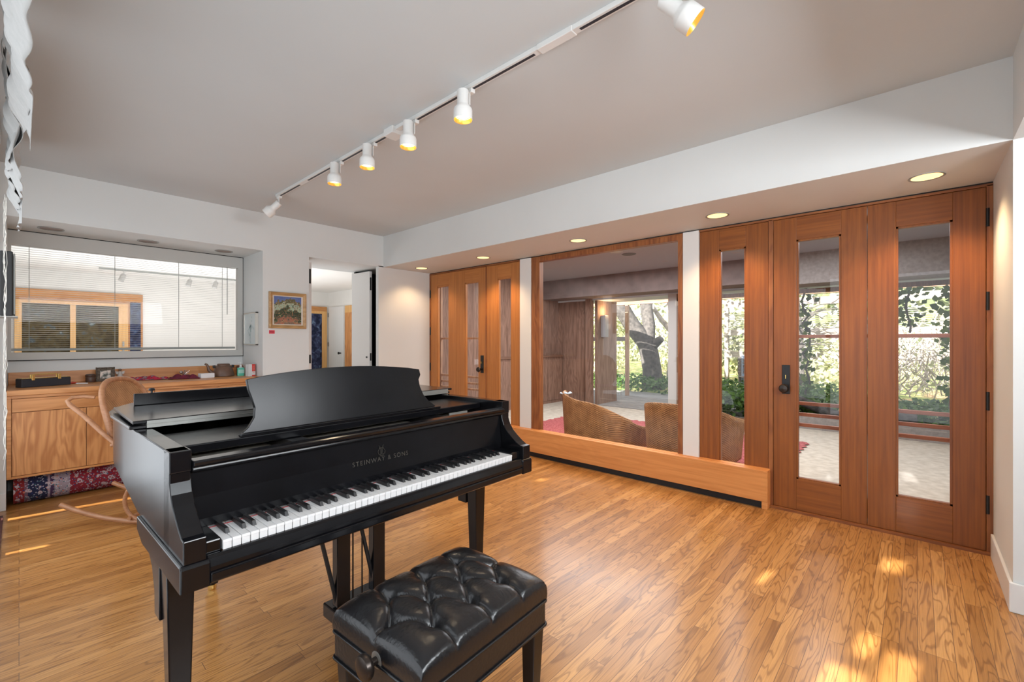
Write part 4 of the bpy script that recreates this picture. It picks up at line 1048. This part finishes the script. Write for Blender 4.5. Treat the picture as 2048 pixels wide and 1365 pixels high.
struct(MB().box(7.78, -.6, 2.10, 8.5, 6.9, 2.14).build('ceiling_eave', plain('pale_eave', (.6,.66,.70), .7)))
# porch ceiling vent
o = MB().lathe([(0,-.006),(.09,-.006),(.10,0),(0,0)], n=28).build('ceiling_vent', plain('vent_grey', (.10,.10,.10), .6)); o.location = (5.75, 3.0, 2.50)
tag(o, 'round dark vent in the grey ceiling beyond the big window', 'vent')
# louvred shutter at right
lv = thing('louvred_shutter', 'pale louvred shutter on the porch wall at the right edge of the glass door', 'shutter', (6.6, -.54, 0))
mb = MB(); mb.box(-.62,-.02,.1,-.57,.02,2.1); mb.box(.57,-.02,.1,.62,.02,2.1); mb.box(-.57,-.019,2.05,.57,.019,2.1); mb.box(-.57,-.019,.1,.57,.019,.15); mb.build('frame', plain('shutter_pale', (.55,.55,.56), .6), lv)
mb = MB()
for i in range(48): mb.box(-.57,-.018,-.002,.57,.018,.002, m=Matrix.Translation((0,.01,.17+i*.0395)) @ Matrix.Rotation(rad(35),4,'X'))
mb.build('louvres', plain('louvre_pale', (.60,.60,.62), .6), lv)
# rug
rug = MB()
def rf(u, w):
    x = 4.15+(6.62-4.15)*u; y = 1.0+(4.4-1.0)*w
    if w < .001 or w > .999: y += .02*math.sin(u*90)
    if u > .999: x += .02*math.sin(w*140)
    return (x, y, .012+.004*math.sin(u*150)*math.sin(w*200))
o = rug.grid(rf, 120, 150).build('shag_rug', M['rugred'], smooth=180); tag(o, 'rose red shaggy rug on the pale porch carpet', 'rug')
# wicker chairs
def wicker_chair(name, label, loc, rz, W, D, hback, hfront, shp):
    t = thing(name, label, 'armchair', loc, rz)
    n = 60
    def path(u):   # U shape: from front-left arm tip round the back to the front-right; back at +x
        a = u*PI
        px = -D+ (D)*0
        # superellipse
        ca, sa = math.cos(PI/2-a), math.sin(PI/2-a)   # sa: 1 -> -1 ; ca 0..1..0
        return (D*(abs(ca)**.42) - D*.5, W/2*math.copysign(abs(sa)**.6, sa))
    def hh(u): return shp(u)
    def shell(off):
        def fn(u, w):
            x, y = path(u); f_ = 1-.07*(1-w)
            return ((x)*f_*off, y*f_*off, .05+(hh(u)-.05)*w)
        return fn
    MB().grid(shell(1.0), n, 16).build('wicker_shell', M['wicker'], t, smooth=70, solid=.035)
    pts = [(*path(i/n), hh(i/n)) for i in range(n+1)]
    MB().tube(pts, .015, 10).build('rolled_rim', M['wicker'], t, smooth=60)
    MB().prism([(path(i/20)[0]*.92, path(i/20)[1]*.92) for i in range(21)][::-1], .16, .24, 'z').build('seat', M['wicker'], t, bevel=.02)
    for sx, sy in ((-.4,-.8),(-.4,.8),(.35,-.7),(.35,.7)):
        MB().tube([(sx*D, sy*W/2, 0), (sx*D, sy*W/2, .25)], .02, 8).build('foot', M['wicker'], t)
    return t
def shp1(u):  # left chair: back high on one side
    return .38+.28*math.sin(PI*min(1,max(0,u*1.0)))**1.4
# chair 1 back toward +y, chair 2 back toward -x (camera)
wicker_chair('wicker_armchair', 'low wicker armchair with a sloping top edge, left one behind the big window', (4.70, 2.79, 0), rad(180), .91, .80, .66, .4, lambda u: .385+.275*math.sin(PI/2*min(1,max(0,(u-.12)/.76)))-max(0,.14-u)*.9-max(0,u-.86)*2.4)
wicker_chair('wicker_armchair', 'low rounded wicker armchair behind the window and side panel, right one', (4.70, 1.765, 0), rad(180), .83, .80, .66, .4, lambda u: .44+.21*math.sin(PI*u)**.5)
o = MB().grid(lambda u, w: (-.06+.12*u, -.05+.1*w, .02+.02*math.sin(9*u)*math.sin(7*w)), 8, 8).build('paper_tissue', plain('pale_blue_paper', (.55,.68,.80), .6), smooth=60, solid=.003)
o.location = (4.42, 3.13, .632); tag(o, 'scrap of pale blue paper on the rim of the left wicker armchair', 'paper')
# wall sconce and small wall pieces
sc_ = thing('wall_sconce', 'narrow grey box lamp on the wood siding by the deck opening', 'wall lamp', (8.02, 4.77, 1.58))
MB().box(-.07,-.10,-.22,.07,0,.22).build('lamp_box', plain('sconce_grey', (.30,.29,.29), .5), sc_, bevel=.006)
ld = bpy.data.lights.new('sconce_bulb', 'POINT'); ld.energy = 5; ld.color = (1,.6,.3); ld.shadow_soft_size = .03
lo_ = bpy.data.objects.new('sconce_bulb', ld); C.objects.link(lo_); lo_.parent = sc_; lo_.location = (0,-.12,.30)
# shelf band on panelled wall
ps = thing('porch_cabinet', 'brown panelled cabinet against the porch end wall', 'cabinet', (6.7, 5.595, 0))
mb = MB(); mb.box(-1.0,-.0,0,1.05,.12,.95); mb.build('cabinet_body', M['panelw'], ps)
MB().box(-1.0,-.03,.95,1.05,.12,.985).build('cabinet_top', wood('cabinet_ledge', (.16,.08,.05), (.26,.14,.09), 'x', .6), ps)
for i in range(4): MB().box(-.95+i*.5,-.012,.06,-.50+i*.5,0,.90).build('door', M['panelw'], ps, bevel=.004)
hk = MB().tube([(0,0,0),(.02,0,.09),(.09,0,.12),(.16,0,.08),(.22,0,-.05),(.24,0,-.12)], .012, 8).build('iron_hook', M['blackm'], smooth=60)
hk.location = (5.62, 5.707, 1.38); tag(hk, 'curved dark iron hook on the panelled wall seen through a side panel', 'hook')

# ================================================================ GARDEN
struct(MB().box(7.80, 1.6, -.10, 10.6, 7.5, -.02).build('deck_base', M['soil']))
dk = MB(); y = 1.6
x = 7.82
while x < 10.5:
    dk.box(x, 1.6, -.02, x+.135, 7.4, 0.0); x += .143
struct(dk.build('deck', M['deck']))
struct(MB().box(10.5, -14, -.15, 60, 45, -.04).build('ground_lawn', M['grass']))
struct(MB().box(7.8, -14, -.12, 10.5, 1.6, -.05).build('ground_bed', M['soil']))
def leaves(n, fn, size, seed, mb=None, tri=False):
    mb = mb or MB(); rq_ = random.Random(seed)
    for i in range(n):
        c, nrm = fn(rq_)
        s_ = size*rq_.uniform(.6, 1.3)
        q = Vector((rq_.gauss(0,1), rq_.gauss(0,1), rq_.gauss(0,1)))
        nn = (Vector(nrm) + q*.6).normalized(); u = nn.orthogonal().normalized(); a = rq_.uniform(0, 6.28)
        w = nn.cross(u); u2 = u*math.cos(a)+w*math.sin(a); w2 = nn.cross(u2)
        c = Vector(c)
        mb.add([c-u2*s_*.5, c+w2*s_*.42+u2*s_*.05, c+u2*s_*.6, c-w2*s_*.42+u2*s_*.05], [(0,1,2,3)])
    return mb
def bed(x0, x1, y0, y1, zt):
    def fn(r): return ((r.uniform(x0,x1), r.uniform(y0,y1), r.uniform(0,1)**.7*zt), (-.3,0,1))
    return fn
def ball(c, rx, ry, rz, fill=.35):
    def fn(r):
        while True:
            p = Vector((r.uniform(-1,1), r.uniform(-1,1), r.uniform(-1,1)))
            if p.length < 1: break
        p = p.normalized()*(fill+(1-fill)*p.length)
        return ((c[0]+p.x*rx, c[1]+p.y*ry, max(.0, c[2]+p.z*rz)), (p.x-.4, p.y, p.z+.5))
    return fn
tag(leaves(5200, bed(10.1, 12.2, 1.0, 8.5, .34), .085, 1).build('ivy_groundcover', M['ivy']), 'dense dark green ivy growing along the deck edge', 'ivy', kind='stuff')
tag(leaves(5200, bed(7.95, 9.6, -3.0, 1.55, .38), .085, 2).build('ivy_bed', M['ivy']), 'leafy green ivy bed outside the glass doors', 'ivy', kind='stuff')
tag(leaves(2600, bed(8.0, 9.1, 1.4, 3.0, .40), .08, 3).build('ivy_clump', M['ivy']), 'ivy clump outside beyond the narrow side panel', 'ivy', kind='stuff')
def tree(name, label, spec, mt, crown=None, grp=None):
    t = thing(name, label, 'tree', spec[0][0][0], group=grp)
    base = Vector(spec[0][0][0]); mb = MB()
    for pts, rs in spec: mb.tube([Vector(p)-base for p in pts], rs, 12)
    mb.build('trunk', mt, t, smooth=60)
    if crown:
        cm = MB()
        for (c, r_, n_, sz) in crown: leaves(n_, ball(Vector(c)-base, *r_), sz, int(c[0]*10), cm)
        cm.build('foliage', M['leafm'], t)
    return t
tree('old_tree', 'thick leaning grey tree trunk with a forked crown beyond the deck', [
    ([(11.6,5.35,-.1),(11.6,5.36,.5),(11.55,5.42,.95),(11.5,5.5,1.25),(11.3,5.8,1.7),(11.15,6.05,2.2),(11.0,6.3,3.0)], [.30,.25,.25,.24,.22,.22,.18]),
    ([(11.5,5.45,1.2),(11.6,5.45,1.7),(11.7,5.6,2.4),(11.8,5.6,3.4)], [.20,.17,.16,.12]),
    ([(11.55,5.4,1.1),(11.5,5.05,1.35)], [.16,.09])], M['bark'],
    [((11.2,6.2,3.6),(1.5,1.6,.9,.3),500,.13)])
tree('pale_tree', 'pale tree with several slender upright stems right of the old trunk', [
    ([(12.6,5.2,-.1),(12.6,5.15,.7),(12.6,5.0,1.4),(12.5,5.2,2.2),(12.5,5.5,3.2)], [.22,.18,.15,.12,.09]),
    ([(12.6,5.1,.9),(12.65,4.75,1.5),(12.7,4.6,2.2),(12.7,4.7,3.4)], [.14,.13,.12,.09]),
    ([(12.6,5.0,1.3),(12.5,5.5,1.9),(12.4,6.0,2.7)], [.10,.07,.05])], M['barkl'],
    [((12.6,5.0,3.8),(1.6,1.8,.9,.3),400,.13)])
R2 = random.Random(21)
def bramble(name, label, c, rx, ry, h, n, seed, grp=None):
    t = thing(name, label, 'shrub', (c[0], c[1], 0), group=grp); rq_ = random.Random(seed); mb = MB()
    for i in range(n):
        x, y = rq_.uniform(-rx, rx), rq_.uniform(-ry, ry); a = rq_.uniform(0, 6.28); L = rq_.uniform(.3, .9); z = rq_.uniform(0, h*.7)
        pts = [(x+L*k_*.33*math.cos(a+k_*.5), y+L*k_*.33*math.sin(a+k_*.5), max(0,z+rq_.uniform(.2,.5)*k_-.10*k_*k_)) for k_ in range(4)]
        mb.tube(pts, [.014,.011,.008,.004], 4)
    mb.build('branches', M['twig'], t)
    leaves(260, ball((0,0,h*.5), rx, ry, h*.5, .3), .10, seed+1).build('foliage', M['leafp'], t)
    return t
M['twig'] = plain('pale_twig', (.40,.35,.30), .9, noise=.4, nscale=8)
def shrub(name, label, c, r_, n, sz, mt, seed, grp=None, tw=0):
    t = thing(name, label, 'shrub', (c[0], c[1], 0), group=grp)
    leaves(n, ball((0,0,c[2]), *r_), sz, seed).build('foliage', mt, t)
    mb = MB(); rq_ = random.Random(seed)
    for i in range(10+tw):
        a = rq_.uniform(0,6.28); q = rq_.uniform(.3,.9)
        mb.tube([(0,0,0),(r_[0]*q*.4*math.cos(a), r_[1]*q*.4*math.sin(a), c[2]*.7),(r_[0]*q*math.cos(a), r_[1]*q*math.sin(a), c[2]+r_[2]*.5)], [.03,.015,.005], 5)
    mb.build('branches', M['barkl'], t)
SH = [((15.5,9.6,1.3),(1.5,1.6,1.6,.3),1900,.15,'leafp','pale yellow green shrub just left of the old tree trunk'),
      ((18.5,12.5,1.6),(2.5,2.4,2.0,.3),1500,.22,'leafm','broad mid green bush far beyond the lawn'),
      ((17.5,7.2,1.2),(1.6,1.3,1.3,.3),1100,.16,'leafp','pale loose shrub seen between the two trees'),
      ((16.5,4.0,1.0),(1.3,1.2,1.1,.3),800,.15,'leafm','small green shrub right of the pale tree'),
      ((15.0,2.4,.6),(1.2,1.4,.8,.3),700,.14,'leafp','low pale shrub behind the slatted bench'),
      ]
bramble('bramble_thicket', 'pale twiggy bramble thicket beyond the left glass strip of the doors', (13.4,-.5), 1.7, 1.4, 2.0, 420, 61, 'bramble thickets beyond the doors')
bramble('bramble_thicket', 'pale twiggy bramble thicket beyond the right glass strip of the doors', (12.8,-3.4), 1.8, 1.4, 2.0, 460, 67, 'bramble thickets beyond the doors')
for i, (c, r_, n, sz, mk, lb) in enumerate(SH):
    shrub('garden_shrub', lb, c, r_, n, sz, M[mk], 40+i, 'shrubs beyond the glass wall', tw=30 if i > 4 else 0)
# distant backdrop hedges
for i, (c, r_, mk, lb) in enumerate([((26,22,2.5),(5,6,3.2,.4),'leafm','large distant hedge tree at the far left of the garden'), ((28,11,2.2),(4,5,3,.4),'leafp','large distant pale tree behind the two trunks'),
                                  ((27,1,2.4),(4,5,2.2,.4),'leafm','distant tree above the slat fence'), ((24,-7,2.5),(4,5,2.8,.4),'leafp','distant tree seen through the right door glass')]):
    shrub('distant_tree', lb, c, r_, 1500, .42, M[mk], 80+i, 'distant trees beyond the garden')
# tall thin branches
bt = thing('bare_tree', 'bare twiggy tree beyond the narrow side panel', 'tree', (13.5, 2.2, 0))
mb = MB(); rq = random.Random(31)
mb.tube([(0,0,-.1),(.05,.05,1.5),(0,.2,3.6)], [.09,.07,.04], 8)
for i in range(46):
    z = rq.uniform(.6,3.2); a = rq.uniform(0,6.28); L = rq.uniform(.6,1.5)
    p1 = Vector((0,.1,z)); p2 = p1+Vector((math.cos(a)*L*.5, math.sin(a)*L*.5, rq.uniform(-.1,.35))); p3 = p2+Vector((math.cos(a+.4)*L*.5, math.sin(a+.4)*L*.5, rq.uniform(-.2,.3)))
    mb.tube([p1,p2,p3], [.022,.014,.006], 5)
mb.build('trunk', M['bark'], bt, smooth=60)
# pergola frame outside
pg = thing('garden_pergola', 'weathered timber pergola frame standing over the deck', 'pergola', (9.6, 3.0, 0))
MB().box(-.05,-6.2,2.13,.06,4.2,2.32).build('beam', M['lumberh'], pg)
MB().box(-.9,-6.2,2.40,-.8,4.2,2.50).build('beam', M['fencew'], pg)
for y in (-5.4, -3.45, -2.55, -1.25, 2.05):
    MB().box(-.04,y-.035,-.03,.04,y+.035,2.13).build('post', M['lumber'], pg)
for z in (1.28,): MB().box(-.02,2.05,z,.02,4.2,z+.10).build('cross_rail', M['fencew'], pg)
# fence with slats
fn_ = thing('slat_fence', 'long grey horizontal slat fence across the garden', 'fence', (15.5, 0, 0))
for y in (-7,-4.5,-2,.5,3,4.6): MB().box(-.06,y-.06,-.1,.06,y+.06,2.6).build('post', M['fencew'], fn_)
for z in (.75,1.45,2.35): MB().box(-.09,-7,z,-.05,4.6,z+.20).build('rail', M['fencew'], fn_)
mb = MB()
for i in range(9): mb.box(-.05,-7,.97+i*.055,-.02,4.6,.985+i*.055)
for i in range(9): mb.box(-.05,-7,1.68+i*.055,-.02,4.6,1.695+i*.055)
mb.build('slats', M['fencew'], fn_)
# garden bench on the deck (seen through side panel)
gb = thing('garden_bench', 'dark slatted garden bench on the deck past the side panel', 'bench', (11.9, 2.78, 0), rad(-60))
mb = MB()
for i in range(5): mb.box(-.5,-.02,.50+i*.075,.5,.0,.555+i*.075)
mb.build('backrest', M['fencew'], gb)
mb = MB()
for i in range(5): mb.box(-.5,-.45+i*.085,.42,.5,-.385+i*.085,.44)
mb.build('seat', M['fencew'], gb)
for x in (-.48,.42):
    for y in (-.45,-.03): MB().box(x,y,-.03,x+.06,y+.05,.44 if y<-.1 else .9).build('leg', M['fencew'], gb)
o = MB().grid(lambda u, w: (-.12+.24*u, .03*math.sin(9*u)-.02, .9-.75*w), 20, 10).build('hanging_towel', plain('pale_blue_towel', (.42,.50,.60), .9), smooth=180, solid=.01)
o.location = (11.75, 3.12, .03); tag(o, 'pale blue towel hung beside the garden bench', 'towel')
# pipes / poles
tag(MB().tube([(0,0,-.03),(0,0,2.2)], .05, 12).build('metal_pole', plain('grey_pole', (.30,.28,.30), .5), smooth=60), 'slim grey metal pole beside the pale column', 'pole').location = (9.9, 4.08, 0)
# vines with ivy
def vine(label, x, y, z0, z1, seed, n, spread):
    t = thing('climbing_vine', label, 'vine', (x, y, 0), group='ivy vines climbing outside the doors')
    rq_ = random.Random(seed); pts = []
    z = z0
    while z < z1: pts.append((rq_.uniform(-.04,.04), rq_.uniform(-.06,.06), z)); z += .12
    MB().tube(pts, .016, 6).build('stem', M['bark'], t, smooth=60)
    def fn(r):
        z = r.uniform(z0+.1, z1); return ((r.gauss(0,.07), r.gauss(0,spread), z), (-1,0,.3))
    leaves(n, fn, .085, seed).build('leaves', M['vine'], t)
vine('ivy vine climbing at the left edge of the left door glass', 8.35, 1.30, 0, 2.1, 5, 120, .05)
vine('ivy vine climbing along the right post of the right door glass', 8.25, -.35, 0, 2.05, 6, 220, .09)
vine('leafy ivy tangle hanging in the middle of the right door glass', 8.6, .12, 1.40, 2.05, 7, 110, .16)
lg = MB().tube([(0,-.3,.30),(0,.5,.22),(.05,1.0,.40),(.1,1.5,.62)], [.07,.08,.07,.05], 12).build('fallen_log', M['bark'], smooth=60)
lg.location = (8.0, .3, -.05); tag(lg, 'curved brown log lying outside below the left door glass', 'log')

# added unseen blocker outside the left windows: its holes shape the sun patches
EL = rad(27); AZ = rad(-6.3)
sd = Vector((math.cos(EL)*math.cos(AZ), math.cos(EL)*math.sin(AZ), -math.sin(EL)))
XSN = -1.25
holes = []
def patch(x, y, hx, hy):
    for_ = (x-XSN)/sd.x
    y_ = y - sd.y*for_; z_ = -sd.z*for_
    holes.append((y_-hy, y_+hy, z_-hx*math.tan(EL), z_+hx*math.tan(EL)))
patch(2.02,.22,.16,.06); patch(2.22,.06,.20,.05); patch(2.40,.16,.10,.03); patch(2.72,.62,.10,.02)
patch(3.35,.10,.10,.045); patch(.15,4.80,.5,.030); patch(-.02,4.05,.15,.02)
patch(2.7,4.35,.14,.05); patch(2.75,3.75,.18,.07); patch(2.8,3.2,.14,.06); patch(3.24,2.56,.05,.03); patch(1.2,4.78,.3,.03); patch(1.9,4.9,.12,.05)
patch(2.45,3.45,.05,.03)
ys = sorted(set([-4, 9]+[h[0] for h in holes]+[h[1] for h in holes])); zs_ = sorted(set([-.05, 5.5]+[h[2] for h in holes]+[h[3] for h in holes]))
mb = MB()
for i in range(len(ys)-1):
    for j in range(len(zs_)-1):
        cy_, cz_ = (ys[i]+ys[i+1])/2, (zs_[j]+zs_[j+1])/2
        if any(h[0] < cy_ < h[1] and h[2] < cz_ < h[3] for h in holes): continue
        mb.box(XSN-.01, ys[i], zs_[j], XSN, ys[i+1], zs_[j+1])
struct(mb.build('added_sun_gobo', plain('sun_gobo_grey', (.5,.5,.5), .8)))
struct(MB().box(-1.6, -4, -.12, XL-.08, 9, -.06).build('ground_side', M['soil']))
struct(MB().box(-.35, -3.4, 2.72, 7.9, 5.9, 2.80).build('roof', M['wall']))

# ================================================================ LIGHTS
def area(name, loc, rot, sx, sy, e, col=(1,1,1), spread=None):
    l = bpy.data.lights.new(name, 'AREA'); l.shape = 'RECTANGLE'; l.size = sx; l.size_y = sy; l.energy = e; l.color = col
    if spread: l.spread = rad(spread)
    o_ = bpy.data.objects.new(name, l); C.objects.link(o_); o_.location = loc; o_.rotation_euler = rot; return o_
area('window_fill_left', (XL-.12, 2.0, 1.2), (0, rad(-90), 0), 2.0, 5.6, 56, (.86,.93,1.0))  # added fill, stands in for sky light through the left windows
area('rear_fill_light', (1.1, -1.3, 1.9), (rad(104), 0, 0), 2.2, .5, 82, (.92,.96,1))  # added fill lamp behind the camera, no such fixture in the room
area('side_room_fill', (1.8, 8.2, .8), (rad(180), 0, 0), 4.0, 3.0, 100, (.97,.98,1))  # added upward fill below the sill to brighten the side room
area('porch_fill', (5.6, 2.6, 2.47), (0,0,0), 2.2, 5.0, 150, (.92,.95,1))  # added overhead fill that brightens the porch
sun = bpy.data.lights.new('sun', 'SUN'); sun.energy = 18; sun.angle = rad(.6); sun.color = (1,.97,.90)
so = bpy.data.objects.new('sun', sun); C.objects.link(so); so.rotation_euler = sd.to_track_quat('-Z', 'Y').to_euler()
w = bpy.data.worlds.new('sky'); bpy.context.scene.world = w; w.use_nodes = True
nt = w.node_tree; nt.nodes.clear()
bg = N(nt, 'ShaderNodeBackground'); sk_ = N(nt, 'ShaderNodeTexSky'); sk_.sky_type = 'NISHITA'; sk_.sun_disc = False
sk_.sun_elevation = EL; sk_.sun_rotation = rad(-90); sk_.air_density = 1; sk_.dust_density = 3
mxw = N(nt, 'ShaderNodeMix', data_type='RGBA'); mxw.inputs[0].default_value = .65; mxw.inputs[7].default_value = (1.0,.98,.95,1)
gm = N(nt, 'ShaderNodeVectorMath', operation='SCALE'); gm.inputs['Scale'].default_value = .25
nt.links.new(sk_.outputs[0], gm.inputs[0]); nt.links.new(gm.outputs[0], mxw.inputs[6]); nt.links.new(mxw.outputs[2], bg.inputs[0]); bg.inputs[1].default_value = 1.5
ow = N(nt, 'ShaderNodeOutputWorld'); nt.links.new(bg.outputs[0], ow.inputs[0])

# pieces that belong to a part go one level deeper (all of them share the parent's origin)
def nest(root, host, names):
    hosts = [c for c in root.children if c.name.split('.')[0] == host]
    for c in list(root.children):
        if c.name.split('.')[0] in names: c.parent = hosts[0]
nest(pn, 'fallboard', ('lettering', 'emblem', 'name_felt', 'fallboard_rail'))
nest(pn, 'front_lid', ('lid_lip', 'lid_button', 'lid_hinge'))
nest(pn, 'pedal_box', ('pedal', 'pedal_rod'))
nest(pn, 'desk_shelf', ('music_desk', 'desk_ledge'))
nest(bn, 'cushion', ('button',))
nest(pt, 'frame', ('liner',))
nest(sn, 'bottle_body', ('label',)); nest(rb, 'carton', ('label', 'print', 'side_panel'))

# ================================================================ CAMERA
cam = bpy.data.cameras.new('camera'); cam.sensor_width = 36; cam.lens = 894/2048*36
co = bpy.data.objects.new('camera', cam); C.objects.link(co); co.location = (0,0,1.28)
co.rotation_euler = (rad(90), 0, rad(42.2-90)); cam.clip_start = .01; cam.clip_end = 200
bpy.context.scene.camera = co
vs = bpy.context.scene.view_settings; vs.view_transform = 'Standard'; vs.look = 'None'; vs.exposure = .24
